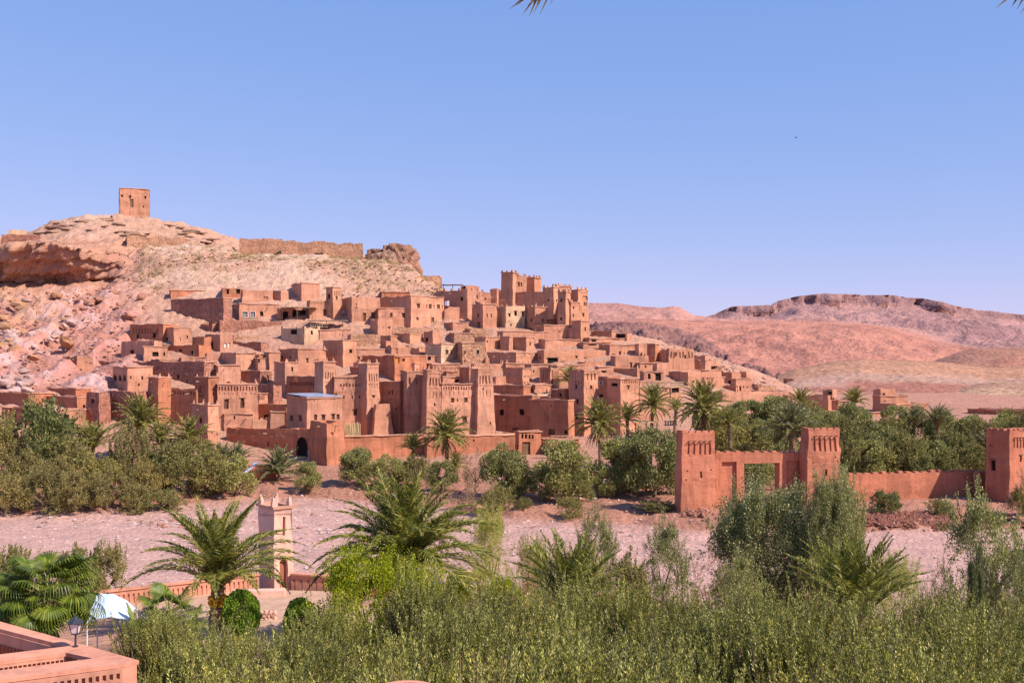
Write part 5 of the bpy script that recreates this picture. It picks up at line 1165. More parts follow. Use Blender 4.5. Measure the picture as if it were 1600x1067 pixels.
# ------------------------------------------------------------------ olive trees in the foreground: upright leafy shoots
def olive_near(seed, shoots=820, per=150, leafL=.076, wid=.0180):
    r = np.random.default_rng(seed)
    lob = 8; lc = np.stack([r.normal(size=lob)*1.0, r.normal(size=lob)*1.0, r.uniform(1.9, 3.5, lob)], 1); lr = r.uniform(.55, .95, lob)
    k = r.integers(0, lob, shoots); d = unit(r.normal(size=(shoots, 3))+np.array([0, 0, .25])); b = lc[k]+d*lr[k][:, None]*r.uniform(.2, 1.0, shoots)[:, None]-np.array([0, 0, .5])
    ax = unit(d*.28+np.array([0, 0, 1.0])+r.normal(size=(shoots, 3))*.13); ln = r.uniform(.8, 2.0, shoots)
    c = np.repeat(b, per, 0); a = np.repeat(ax, per, 0); t = r.random(shoots*per)**.8*np.repeat(ln, per)
    bend = np.repeat(unit(r.normal(size=(shoots, 3))), per, 0)*(t**2*.10)[:, None]
    out = rside(a, r); c = c+a*t[:, None]+bend+out*(r.random(len(t))**2*.03)[:, None]; dd = unit(out*.5+a*1.0+r.normal(size=c.shape)*.14)
    L = leafL*r.uniform(.6, 1.25, len(c)); V, Q = leafquads(c, dd, rside(dd, r), L, wid*r.uniform(.8, 1.3, len(c)))
    tint = np.repeat(np.stack([r.uniform(.5, 1.5, shoots)]*3, 1)*np.stack([r.uniform(.95, 1.12, shoots), np.ones(shoots), r.uniform(.7, 1.15, shoots)], 1), per*4, 0)
    return meshq('crown', V, Q, L_['olive'], col=tint)
def olive_trunk(seed):
    r = random.Random(seed); b = MB()
    b.tube([(0,0,-.3), (.1,0,.5), (0,.1,1.2)], [.24,.18,.16], 8)
    for i in range(6):
        a = i*1.05+r.random()*.5; b.tube([(0,.1,1.1), (math.cos(a)*.5, math.sin(a)*.5, 1.9), (math.cos(a)*1.0, math.sin(a)*1.0, 3.2)], [.11,.075,.03], 6)
        for j in range(3):
            q = a+r.uniform(-.6, .6); b.tube([(math.cos(a)*.6, math.sin(a)*.6, 2.2), (math.cos(q)*1.0, math.sin(q)*1.0, 3.0), (math.cos(q)*1.3, math.sin(q)*1.3, 4.2)], [.04,.03,.01], 4)
    return mesh('trunk', b.V, b.F, L_['bark'])
ON = [olive_near(300+i) for i in range(3)]; OT = [olive_trunk(i) for i in range(2)]
ords = ['first','second','third','fourth','fifth','sixth','seventh','eighth','ninth','tenth','eleventh','twelfth','thirteenth','fourteenth','fifteenth']
def near_olives(row, spots):
    for i, (px, yt, Y) in enumerate(spots):
        x = (px-CX)/F*Y; z0 = ground_z(x, Y); zt = CZ-(yt-10-HY)/F*Y; s = (zt-z0)/5.1*(.93+.17*((i*37+len(row)*11) % 10)/10)
        o = empty('olive_tree', (x, Y, z0), i*1.7+len(row)); o.scale = (min(s, 1.12)*1.05, min(s, 1.12)*1.05, s)
        tag(o, 'grey-green olive tree in the %s foreground row, %s from the left' % (row, ords[i]), 'tree', 'foreground olive trees', 'thing')
        link('crown', ON[i % 3], o); link('trunk', OT[i % 2], o)
near_olives('back', [(238,952,37),(320,985,37),(430,990,40),(535,968,38),(665,905,38),(790,918,37),(900,912,39),(1000,912,38),(1100,926,37),(1200,926,36),(1300,928,37),(1400,922,37),(1500,936,37),(1590,946,36)])
near_olives('middle', [(345,992,31),(470,975,31),(600,985,31),(720,958,31),(850,955,31),(975,952,30),(1100,962,31),(1225,950,30),(1350,958,31),(1470,965,30),(1580,972,31)])
near_olives('front', [(395,1030,24),(580,1020,24),(730,1010,23),(880,1005,24),(1040,1010,23),(1200,1005,24),(1360,1015,23),(1520,1010,24),(1640,1020,23)])

r = np.random.default_rng(8); cs = []
for i in range(900):
    px = r.uniform(215, 690); Y = r.uniform(262, 305); x = (px-CX)/F*Y; z = ground_z(x, Y); R = r.uniform(.15, .55)
    cs.append(np.array([x, Y, z])+r.normal(size=(22, 3))*np.array([R, R, R*.45])+np.array([0, 0, R*.5]))
c = np.concatenate(cs); d = unit(r.normal(size=c.shape)+np.array([0, 0, .6])); V, Q = leafquads(c, d, rside(d, r), r.uniform(.2, .4, len(c)), .12)
tag(link('hill_scrub', meshq('hill_scrub', V, Q, L_['tamg'])), 'sparse dry scrub dotting the bare hillside', kind='stuff')

# ------------------------------------------------------------------ palms
def frond_mesh(L, e0, e1, nst, ll, wd, seed, mat, stem='stem', vee=.35, name='frond', rad=.022, kink=0.0):
    """one pinnate leaf in the x-z plane: leaves the crown at angle e0 and droops to e1"""
    r = np.random.default_rng(seed); n = 26; ts = np.linspace(0, 1, n); ang = np.radians(e0+(e1-e0)*ts**1.35)
    dx = np.cos(ang); dz = np.sin(ang); x = np.concatenate([[0], np.cumsum((dx[1:]+dx[:-1])/2)])*L/(n-1); z = np.concatenate([[0], np.cumsum((dz[1:]+dz[:-1])/2)])*L/(n-1)
    y = np.sin(ts*2.2+seed)*.04*L*ts
    b = MB(); b.tube([(x[i], y[i], z[i]) for i in range(0, n, 3)], [rad*(1.5-1.3*ts[i]) for i in range(0, n, 3)], 4)
    V0 = np.array(b.V); F0 = [f for f in b.F]
    st = np.linspace(.10, .995, nst); cs, ds = [], []; lens = []
    for side in (-1, 1):
        t = np.clip(st+r.normal(size=nst)*.004, 0.05, 1); a = np.interp(t, ts, ang)
        fw = np.stack([np.cos(a), np.zeros(nst), np.sin(a)], 1); upv = np.stack([-np.sin(a), np.zeros(nst), np.cos(a)], 1)
        c = np.stack([np.interp(t, ts, x), np.interp(t, ts, y), np.interp(t, ts, z)], 1)
        sp = .55+.75*t**1.5; d = unit(fw*sp[:, None]+np.array([0, side, 0])*(1.0-.35*t)[:, None]+upv*(vee+r.normal(size=nst)*.18)[:, None]+np.array([0, 0, -.12])+r.normal(size=(nst, 3))*.08)
        cs.append(c); ds.append(d); lens.append(ll*np.clip(np.sin(np.clip(t*1.02, 0, 1)*math.pi*.93+.18), .18, 1)*r.uniform(.85, 1.12, nst))
    c, d, ln = np.concatenate(cs), np.concatenate(ds), np.concatenate(lens)
    side = unit(np.cross(d, np.array([0, 0, 1.0])+r.normal(size=d.shape)*.5)); droop = np.array([0, 0, -1.0])*(ln*.14)[:, None]
    m1 = c+d*(ln*.5)[:, None]; V = np.stack([c, m1+side*wd*.5, c+d*ln[:, None]+droop, m1-side*wd*.5], 1).reshape(-1, 3)
    nv = len(V0); allV = np.concatenate([V0, V]); me = bpy.data.meshes.new(name)
    faces = F0+[tuple(nv+4*i+k for k in range(4)) for i in range(len(c))]
    me.from_pydata(allV.tolist(), [], faces); me.materials.append(L_[stem]); me.materials.append(L_[mat])
    me.polygons.foreach_set('material_index', [0]*len(F0)+[1]*len(c)); me.update(); return me
ANG = [(88, 62), (80, 35), (70, 5), (58, -22), (42, -45), (22, -62), (2, -72)]
def frond_set(mat, L, nst, ll, wd, seed, vee=.35, drp=1.0, rad=.022):
    return [frond_mesh(L*(.86 if i == 0 else 1)*(.92 if i > 5 else 1), a, a+(b-a)*drp, nst, ll, wd, seed+i, mat, vee=vee, rad=rad) for i, (a, b) in enumerate(ANG)]
FS = {'far': frond_set('palm', 1.0, 30, .17, .030, 400, .3, .9, .010), 'farb': frond_set('palmb', 1.0, 30, .16, .030, 410, .3, .7, .010),
      'near': frond_set('palmn', 1.0, 135, .150, .0095, 420, .28, 1.0, .0065), 'stiff': frond_set('palmn', 1.0, 115, .17, .0100, 430, .45, .62, .008)}
DEADF = [frond_mesh(1.0, -35, -86, 26, .12, .022, 440, 'dead', 'pbark'), frond_mesh(.9, -60, -89, 26, .12, .022, 441, 'dead', 'pbark')]
def palm_trunk(h, rad, seed, rough=.16):
    r = random.Random(seed); b = MB(); n = max(6, int(h/.16)); pts = []; rr = []
    lx, ly = r.uniform(-.05, .05)*h, r.uniform(-.05, .05)*h
    for i in range(n+1):
        t = i/n; pts.append((lx*t*t, ly*t*t, h*t)); rr.append(rad*(1.15-.3*t)*(1+(rough if i % 2 else -rough*.4))*(1.15 if t > .88 else 1))
    b.tube(pts, rr, 9); return b, Vector(pts[-1])
b = MB(); q = random.Random(9)
V, Qd = [], []
for i in range(60):
    a = q.random()*6.28; rr0 = q.random()**.5*.16; b.tube([(0,0,0), (math.cos(a)*rr0*.5+.14, math.sin(a)*rr0*.5, -.05), (math.cos(a)*rr0+.26, math.sin(a)*rr0, -.22-q.random()*.25)], .013, 3)
for i in range(240):
    a = q.random()*6.28; rr0 = q.random()**.5*.2; b.box((.24+math.cos(a)*rr0, math.sin(a)*rr0, -.18-q.random()*.32), (.035, .035, .05), q.random()*3)
DATES = mesh('date_cluster', b.V, b.F, L_['date'])
def palm(label, px, py, rpx, Y, ybase=None, kind='far', nf=34, low=5, dead=0, dates=0, seed=0, up=0.0, group='date palms', hang=1.0, skirt=0, trad=.24):
    """px,py: the heart of the crown in the photo, rpx: reach of its leaves"""
    r = random.Random(seed*7+int(px)); x = (px-CX)/F*Y; zc = CZ-(py-HY)/F*Y; z0 = ground_z(x, Y); h = max(.4, zc-z0); L = rpx*Y/F*1.12
    o = empty('date_palm', (x, Y, z0), 0); tag(o, label, 'palm', group, 'thing')
    tb, top = palm_trunk(h, trad, seed+int(px)); tb.build('trunk', L_['pbark'], o)
    fs = FS[kind]; ga = 2.39996
    for i in range(nf):
        t = i/nf; k = min(low, int((t**(1.0-up*.4))*(low+1))); s = L*r.uniform(.86, 1.1)
        link('frond', fs[k], o, top+Vector((0, 0, r.uniform(-.25, .05)*min(1, L/3))), (r.uniform(-.12, .12), r.uniform(-.10, .10), i*ga+r.uniform(-.25, .25)), s)
    for i in range(dead): link('frond', DEADF[i % 2], o, top+Vector((0, 0, -.3)), (0, 0, i*ga), L*r.uniform(.5, .85))
    for i in range(dates): link('date_cluster', DATES, o, top+Vector((0, 0, -.25)), (0, 0, (-1.9+i*1.15) if dates > 1 else -1.2), max(.7, L*.26))
    return o
PL = [
 ('date palm tuft above the tall dark tree at the left edge', 52, 660, 26, 158, 'far', 26, 4, 0),
 ('spreading date palm before the deep shaded ruin', 215, 664, 48, 160, 'far', 40, 6, 10),
 ('dark date palm beside the bushy tree at the left', 146, 700, 42, 146, 'far', 30, 4, 0),
 ('dark-leaved date palm under the slim watch tower', 252, 690, 36, 154, 'far', 34, 6, 0),
 ('arching date palm below the broad niche-frieze wall', 296, 696, 44, 154, 'far', 34, 6, 0),
 ('spiky date palm in front of the foremost blank tower', 348, 728, 36, 152, 'farb', 26, 3, 0),
 ('silvery date palm right of the spiky one', 372, 722, 30, 153, 'farb', 30, 4, 0),
 ('silvery bushy date palm below the arched village gate', 436, 740, 40, 150, 'farb', 44, 5, 0),
 ('young date palm with orange leaf bases on the long rampart', 645, 704, 28, 150, 'far', 30, 4, 0),
 ('big date palm with a hanging skirt before the twin towers', 699, 682, 42, 148, 'far', 52, 6, 16),
 ('short companion palm under the big skirted date palm', 712, 728, 24, 147, 'far', 24, 6, 6),
 ('date palm inside the village beside the slotted turret', 890, 596, 26, 200, 'far', 30, 5, 0),
 ('large date palm with hanging dead leaves right of the big tower', 938, 664, 42, 148, 'far', 50, 6, 18),
 ('date palm tucked behind the clustered palms', 982, 656, 28, 156, 'far', 30, 5, 0),
 ('tall slim date palm in front of the balustraded house', 1016, 634, 34, 152, 'far', 40, 6, 6),
 ('small date palm tuft left of the largest grove palm', 1054, 640, 20, 175, 'far', 24, 5, 0),
 ('largest date palm above the left gate tower', 1098, 642, 46, 146, 'far', 56, 6, 14),
 ('low palm between the largest grove palm and the gate', 1142, 665, 30, 142, 'far', 28, 5, 0),
 ('dark date palm left of the middle gate tower', 1236, 674, 46, 138, 'farb', 46, 5, 6),
 ('date palm in front of the flat grove house', 1252, 634, 28, 190, 'far', 30, 6, 0),
 ('lone date palm beside the stepped brown house', 1334, 630, 26, 196, 'far', 34, 5, 0),
 ('dark bluish double palm, left crown, behind the low red wall', 1432, 668, 34, 160, 'farb', 34, 3, 0),
 ('dark bluish double palm, right crown, behind the low red wall', 1466, 668, 34, 161, 'farb', 34, 3, 0),
 ('date palm tuft at the right end of the grove', 1572, 660, 24, 180, 'far', 28, 5, 0),
 ('dark palm left of the right wall tower', 1546, 700, 28, 132, 'farb', 30, 4, 0)]
for i, (lb, px, py, r_, Y, kd, nf, low, dead) in enumerate(PL):
    palm(lb, px, py, r_*1.08, Y, None, kd, int(nf*1.5), low, dead, 0 if i != 8 else 3, i, group='date palms below the village')
# the near palms
palm('date palm with orange date clusters in the walled yard', 338, 918, 138, 58, None, 'near', 54, 4, 0, 5, 31, 0, 'near date palms', trad=.36)
palm('largest near date palm in the centre of the photo', 640, 886, 152, 54, None, 'near', 84, 5, 6, 0, 32, 0, 'near date palms', trad=.3)
palm('low stiff date palm behind the foreground olives', 895, 962, 122, 44, None, 'stiff', 40, 3, 0, 0, 33, 0, 'near date palms')
palm('stiff upright date palm in the right foreground', 1330, 978, 142, 42, None, 'stiff', 44, 3, 4, 0, 34, 0, 'near date palms')
palm('small palm sprout between the clipped shrub and the olives', 490, 1000, 52, 44, None, 'stiff', 14, 3, 0, 0, 35, 0, 'near date palms', trad=.12)

def fan_leaf(seed, R=.75, pet=1.0, drp=.5):
    r = random.Random(seed); b = MB(); e = math.radians(38); pts = []
    for i in range(6):
        t = i/5; a = e-.5*t; pts.append((pet*t*math.cos(e-.2*t), 0, pet*t*math.sin(e-.2*t)))
    b.tube(pts, [.022]*5+[.014], 4); V0, F0 = b.V, b.F; hub = Vector(pts[-1]); V = []; Fc = []
    ax = Vector((math.cos(e-.5), 0, math.sin(e-.5))); upv = Vector((-ax.z, 0, ax.x)); sd = Vector((0, 1, 0)); n = 34
    for i in range(n):
        a = math.radians(-112+224*i/(n-1)); d = (ax*math.cos(a)+sd*math.sin(a)).normalized(); L = R*(1-.22*abs(a)/2)*r.uniform(.92, 1.06)
        w = R*.062; s = d.cross(upv).normalized(); lift = upv*(.05*math.cos(3*a))
        m = hub+d*L*.5+lift*.5; m2 = hub+d*L*.78-Vector((0, 0, 1))*L*.10*drp; tip = hub+d*L*.95-Vector((0, 0, 1))*L*.46*drp
        k = len(V); V += [hub, m+s*w*.55+upv*.012, m-s*w*.55-upv*.012, m2+s*w*.4, m2-s*w*.4, tip]
        Fc += [(k, k+1, k+2), (k+1, k+3, k+4, k+2), (k+3, k+5, k+4)]
    nv = len(V0); me = bpy.data.meshes.new('leaf'); me.from_pydata([tuple(v) for v in V0]+[tuple(v) for v in V], [], F0+[tuple(i+nv for i in f) for f in Fc])
    me.materials.append(L_['stem']); me.materials.append(L_['fan']); me.polygons.foreach_set('material_index', [0]*len(F0)+[1]*len(Fc)); me.update(); return me
FL = [fan_leaf(i, .85, 1.15, .75+.4*i) for i in range(3)]
def fan_palm(label, px, py, Y, nf, s, seed, group='fan palms'):
    r = random.Random(seed); x = (px-CX)/F*Y; zc = CZ-(py-HY)/F*Y; z0 = ground_z(x, Y)
    o = empty('fan_palm', (x, Y, z0)); tag(o, label, 'palm', group, 'thing'); tb, top = palm_trunk(max(.5, zc-z0), .26, seed, .2); tb.build('trunk', L_['pbark'], o)
    for i in range(nf):
        t = i/nf; tilt = -.75+1.75*t
        link('leaf', FL[min(2, int(t*3))], o, top, (r.uniform(-.2, .2), tilt, i*2.4+r.uniform(-.2, .2)), s*r.uniform(.85, 1.15))
    return o
fan_palm('glossy fan palm with drooping leaves at the left edge', 82, 935, 36, 46, .98, 3)
fan_palm('second glossy fan palm half behind the first, left edge', 18, 960, 37, 24, .95, 4)
fan_palm('small fan palm right of the white canopy', 262, 975, 40, 22, .85, 5)
# banana-like broad upright leaves by the canopy
def blade_plant(label, px, ytop, ybase, Y, n, seed):
    r = random.Random(seed); x = (px-CX)/F*Y; z0 = ground_z(x, Y); h = CZ-(ytop-HY)/F*Y-z0; o = empty('broadleaf_plant', (x, Y, z0)); tag(o, label, 'plant', 'broadleaf plants', 'thing')
    for i in range(n):
        a = i*2.4+r.random(); lean = r.uniform(.1, .45); L = h*r.uniform(.75, 1.0); w = .15; V = []; Fc = []; K = 8
        for k in range(K+1):
            t = k/K; rr0 = lean*L*t**1.6; z = L*(t-.25*lean*t*t); wd = w*math.sin(math.pi*min(1, t*.92+.04))**.7*(.25 if t < .3 else 1)
            c = Vector((math.cos(a)*rr0, math.sin(a)*rr0, z)); s = Vector((-math.sin(a), math.cos(a), 0))
            V += [c-s*wd+Vector((0, 0, wd*.3)), c, c+s*wd+Vector((0, 0, wd*.3))]
        for k in range(K): j = k*3; Fc += [(j, j+1, j+4, j+3), (j+1, j+2, j+5, j+4)]
        link('leaf', mesh('leaf', V, Fc, L_['fan'], smooth=True), o)
blade_plant('broad-leaved plant at the right of the white canopy', 228, 925, 985, 44, 6, 2)
blade_plant('broad-leaved plant below the yard wall palm', 282, 925, 985, 46, 7, 3)

# ------------------------------------------------------------------ the walled yard with its ornamental tower
r_, w_, y_ = H('cream ornamental tower with stepped merlons in the near yard', 404, 428.5, 456, 795, 921, [(442,896,11,44,'B'),(421.5,893,6.5,18,'a'),(444.5,822,4,30,'n'),(441.5,838,3,10,'n'),(447.5,832,3,10,'n')],
  n='ornamental_tower', cat='tower', mat='cream', Y=70, th=38, minr=.5, batter=.012, cop=True, jag=.0, group='walled yard', raw=True, nr=[(430,455,803,2.5,9,.5),(406,427,804,2.5,8,.5)], found=.4)
b = MB(); b.box((0,0,.22), (.62,.34,.46), 0, .97); b.box((-.06,0,.56), (.40,.32,.26), 0, .92); b.box((-.12,0,.80), (.20,.3,.24), 0, .8); SM = mesh('stepped_merlon', b.V, b.F, M['cream'])
for i in range(4):
    p = w_.top[i]+(w_.c-w_.top[i])*.16; d = (w_.top[(i+1) % 4]-w_.top[i]); link('stepped_merlon', SM, r_, Vector((p.x, p.y, w_.zt+.12))-r_.location, (0, 0, math.atan2(d.y, d.x)+math.pi*0), .62)
def yard_wall(label, pxa, Ya, pxb, Yb, z0, z1, nn, mat='terr'):
    A = Vector(((pxa-CX)/F*Ya, Ya)); B = Vector(((pxb-CX)/F*Yb, Yb)); d = (B-A).normalized(); N = Vector((d.y, -d.x)); t = .35
    w = Walls([A, B, B-N*t, A-N*t], z0, z1, 0, .6, .012, .01, t*.46, .02); L = (B-A).length
    for i in range(nn):            # stepped T-shaped blind niches
        u = (i+.5)/nn; du = .30/nn
        w.holes[0] += [(u-du, u+du*.25, .62, .80, .09, True, False), (u-du*.25, u+du*.25, .12, .615, .09, True, False)]
    org = Vector(((A.x+B.x)/2, (A.y+B.y)/2, z0)); o = empty('yard_wall', org); tag(o, label, 'wall', 'walled yard', 'thing')
    V, Fc = w.build(org); link('wall', mesh('wall', V, Fc, M[mat]), o)
    c = MB(); m = (A+B)/2-N*t/2; c.box(Vector((m.x, m.y, z1+.05))-org, (L+.1, t+.14, .10), math.atan2(d.y, d.x)); c.build('coping', M['terr'], o)
    return o
yard_wall('low terracotta yard wall left of the ornamental tower', 150, 64.6, 405, 70.0, 3.0, 4.18, 34)
yard_wall('low terracotta yard wall right of the ornamental tower', 455, 70.2, 1000, 63.2, 3.0, 4.18, 44)
t = NT('yard_paving'); v = t.geo(); bk = t.n('ShaderNodeTexBrick'); t.l(v, bk.inputs['Vector']); bk.inputs['Scale'].default_value = 2.2
bk.inputs['Color1'].default_value = (.52,.33,.23,1); bk.inputs['Color2'].default_value = (.46,.28,.19,1); bk.inputs['Mortar'].default_value = (.36,.22,.15,1)
M['paving'] = t.col(t.mix(1.0, bk.outputs[0], t.ramp(t.noise(v, 1.2), [(.3, .8), (.7, 1.15)]), 'MULTIPLY'))
pp = [pt(180, 0, 66), pt(960, 0, 63.6), pt(900, 0, 52), pt(200, 0, 52)]
n_ = 24; V = []; Q_ = []
for j in range(n_+1):
    for i in range(n_+1):
        a = pp[0]*(1-i/n_)+pp[1]*(i/n_); c = pp[3]*(1-i/n_)+pp[2]*(i/n_); p = a*(1-j/n_)+c*(j/n_)
        V.append((p.x, p.y+ (4.2 if j == 0 and i < 12 else 0), max(3.36, ground_z(p.x, p.y)+.06)))
for j in range(n_):
    for i in range(n_): k = j*(n_+1)+i; Q_.append((k, k+n_+1, k+n_+2, k+1))
tag(link('yard_pavement', mesh('yard_pavement', V, Q_, M['paving'])), 'paved yard inside the terracotta walls', kind='structure')
# bench step by the tower and a stone planter
b = MB(); p = pt(405, 0, 67.8); b.box((p.x, p.y, 3.55), (3.2, .8, .36), .08); o = b.build('step_bench', M['cream']); tag(o, 'low cream bench step at the foot of the ornamental tower', 'bench', 'walled yard', 'thing')
o = empty('stone_planter', pt(413, 963, 61.5)); tag(o, 'small pale stone planter wall at the near edge of the yard', 'planter', 'walled yard', 'thing')
q = random.Random(4); RW = [rock_mesh(60+i, .5, 1, M['cream'], .8) for i in range(4)]
b = MB(); b.box((0, .16, -.1), (1.3, .25, .8)); b.build('core', M['rubt'], o)
for i in range(5):
    for j in range(4): link('stone', RW[(i+j) % 4], o, (-.5+i*.25+(j % 2)*.1, -.02, -.35+j*.19), (q.random(), q.random()*3, q.random()*6), .36)
# whitewashed trunks
o = empty('young_tree', pt(750, 946, 60)); o.location.z = 3.4; tag(o, 'young tree with two whitewashed trunks in the yard', 'tree', 'walled yard', 'thing')
M['lime_wash'] = plain('whitewash', (.78,.76,.74), .7, .06)
b = MB(); b.tube([(.02,0,0), (-.02,0,.7), (-.24,0,1.9)], [.07,.06,.05], 7); b.build('trunk', M['lime_wash'], o)
b = MB(); b.tube([(.06,0,0), (.12,0,.8), (.20,.05,1.8)], [.065,.055,.045], 7); b.build('trunk', M['lime_wash'], o)
c = link('crown', CR['yel'][0], o, (0, .2, 1.5), None, (1.1, 1.1, 1.6))
# white sail canopy among the fan palms
o = empty('sail_canopy', pt(180, 985, 46)); tag(o, 'white canvas sun canopy behind the fan palm', 'canopy', 'walled yard', 'thing')
t = NT('canvas'); t.b.inputs['Roughness'].default_value = .6; t.col((.56,.64,.78)); M['canvas'] = t.m
def cpt(px, py, Y): return pt(px, py, Y)-o.location
K = 12; V = []; Q_ = []
A, B, Cc, Dd = cpt(152, 928, 46.8), cpt(214, 951, 46.2), cpt(200, 968, 44.6), cpt(136, 972, 44.8)
for th_ in (0, 1):
    for j in range(K+1):
        for i in range(K+1):
            u, v = i/K, j/K; p = (A*(1-u)+B*u)*(1-v)+(Dd*(1-u)+Cc*u)*v
            V.append(p+Vector((0, 0, math.sin(math.pi*u)*.26*(1-.4*v)+math.sin(math.pi*v)*.12-.02*th_+.02*math.sin(u*19+v*3))))
for s_ in (0, 1):
    for j in range(K):
        for i in range(K): k = s_*(K+1)**2+j*(K+1)+i; f = (k, k+1, k+K+2, k+K+1); Q_.append(f if s_ else f[::-1])
link('canvas', mesh('canvas', V, Q_, M['canvas'], smooth=True), o)
for c0 in (A, B, Cc, Dd):
    b = MB(); b.tube([c0, Vector((c0.x, c0.y, 3.6-o.location.z))], .03, 6); b.build('pole', M['white'], o)

# ------------------------------------------------------------------ near terrace corner, bottom left
ZT = 10.2
def tp(px, py): Y = (CZ-ZT)*F/(py-HY); return Vector(((px-CX)/F*Y, Y))
tr = empty('terrace_parapet', (*tp(105, 1009), 6.0)); tag(tr, 'terracotta terrace parapet with a planter slot, bottom left corner', 'parapet', 'near terrace', 'thing'); TO = tr.location.copy()
def slabp(name, pix, z0, z1, mat):
    P2 = [tp(*p) for p in pix]; n = len(P2); V = [Vector((p.x, p.y, z))-TO for z in (z0, z1) for p in P2]
    area = sum(P2[i].x*P2[(i+1) % n].y-P2[(i+1) % n].x*P2[i].y for i in range(n))
    idx = list(range(n)) if area > 0 else list(range(n))[::-1]
    Fc = [tuple(i+n for i in idx), tuple(idx[::-1])]+[(idx[k], idx[(k+1) % n], idx[(k+1) % n]+n, idx[k]+n) for k in range(n)]
    return link(name, mesh(name, V, Fc, mat), tr)
slabp('coping', [(-120,937),(150,1012),(105,1009),(-120,951)], ZT-.10, ZT, M['terr'])
slabp('coping', [(-120,1036),(105,1009.1),(103,1019),(-120,1048)], ZT-.10, ZT, M['terr'])
slabp('coping', [(105,1009.05),(150,1012.05),(217,1031),(195,1036),(145,1028),(103,1019.05)], ZT-.10, ZT, M['terr'])
slabp('coping', [(-120,1062),(145,1028.05),(195,1036.05),(8,1060),(-120,1076)], ZT-.10, ZT, M['terr'])
def tw(pa, pb, t, holes=(), z0=5.6, name='wall', mat='terr', side=1):
    A, B = tp(*pa), tp(*pb); d = (B-A).normalized(); N = Vector((d.y, -d.x))*side
    w = Walls([A, B, B-N*t, A-N*t], z0, ZT-.102, 0, .5, .0, .008, t*.46, .0); w.holes[0] = list(holes)
    V, Fc = w.build(TO); link(name, mesh(name, V, Fc, M[mat]), tr); return A, B, d, N
ho = [((i+.5)/26-.010, (i+.5)/26+.010, .945, .978, .12, True, False) for i in range(26)]+[((i+.5)/30-.008, (i+.5)/30+.008, .845-.03*(i % 3 == 1), .925, .15, True, False) for i in range(30)]
ho += [((i+.5)/30-.0155, (i+.5)/30+.0155, .815-.03*(i % 3 == 1), .845-.03*(i % 3 == 1)-.002, .15, True, False) for i in range(30) if i % 3 != 2]
tw((-110, 1078.5), (190, 1038.5), .45, ho)
tw((190.3, 1038.4), (214, 1031.6), .4)
tw((-110, 1047), (100, 1020.2), .3, [((i+.5)/28-.013, (i+.5)/28+.013, .948, .985, .12, True, False) for i in range(28)])
A, B, d, N = tw((-110, 954.5), (103, 1010), .35, [])
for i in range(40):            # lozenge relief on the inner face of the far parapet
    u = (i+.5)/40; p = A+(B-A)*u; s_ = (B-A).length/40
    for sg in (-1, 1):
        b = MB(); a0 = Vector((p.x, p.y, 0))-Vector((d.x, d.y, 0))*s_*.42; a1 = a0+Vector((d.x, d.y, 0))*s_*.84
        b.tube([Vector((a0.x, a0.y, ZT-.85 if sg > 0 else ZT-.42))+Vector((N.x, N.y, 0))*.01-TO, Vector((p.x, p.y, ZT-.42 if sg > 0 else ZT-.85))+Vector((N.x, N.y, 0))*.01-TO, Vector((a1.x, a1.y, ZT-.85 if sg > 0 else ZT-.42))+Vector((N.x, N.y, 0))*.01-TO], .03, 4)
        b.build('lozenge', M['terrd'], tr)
fl = slabp('floor', [(-120,960),(100,1012),(100,1018),(-120,1040)], ZT-1.3, ZT-1.2, M['terr'])
# lantern on the parapet corner
lp = tp(118, 1010); o = empty('lantern', (lp.x, lp.y, ZT)); tag(o, 'small grey lantern lamp on the terracotta parapet corner', 'lamp', 'near terrace', 'thing')
b = MB(); b.tube([(0,0,0), (0,0,.03), (0,0,.05), (0,0,.30), (0,0,.34)], [.075,.075,.03,.025,.04], 10); b.build('post', M['metal'], o)
b = MB(); b.box((0,0,.36), (.17,.17,.03)); b.box((0,0,.645), (.30,.30,.02))
for sx in (-1, 1):
    for sy in (-1, 1): b.tube([(sx*.078,sy*.078,.37), (sx*.128,sy*.128,.64)], .010, 4)
b.build('frame', M['metal'], o)
t = NT('frosted_glass'); t.b.inputs['Roughness'].default_value = .4; t.col((.74,.62,.60)); M['frost'] = t.m
b = MB(); V = []
for z, k in ((.378, .072), (.632, .120)): V += [(-k,-k,z), (k,-k,z), (k,k,z), (-k,k,z)]
b.add(V, [(0,1,5,4), (1,2,6,5), (2,3,7,6), (3,0,4,7)]); b.build('pane', M['frost'], o)
b = MB(); b.tube([(0,0,.655), (0,0,.70), (0,0,.78), (0,0,.83)], [.215,.16,.06,.015], 8); b.tube([(0,0,.82), (0,0,.86)], .02, 6); b.build('cap', M['metal'], o)
# rim of a lower round terrace wall at the bottom edge
b = MB(); c0 = Vector((-165/F*17.1, 17.1, 12.86)); P_ = []
for k in range(24):
    a = math.pi*2*k/24; P_.append((math.cos(a)*.47, math.sin(a)*.47))
V = [(x*r0, y*r0, z) for z in (-.35, 0) for r0 in (1, .75) for x, y in P_]
b.add(V, [(k, (k+1) % 24, (k+1) % 24+48, k+48) for k in range(24)]+[(k+48, (k+1) % 24+48, (k+1) % 24+72, k+72) for k in range(24)]+[(k+24, k+72, (k+1) % 24+72, (k+1) % 24+24) for k in range(24)])
o = b.build('round_planter', M['terr'], None, tuple(c0)); tag(o, 'rim of a round terracotta planter at the bottom edge', 'planter', 'near terrace', 'thing')
b = MB(); b.tube([(0,0,-.3), (0,0,ground_z(c0.x, c0.y)-c0.z-.9)], [.4,.35], 20); b.build('pedestal', M['terr'], o)

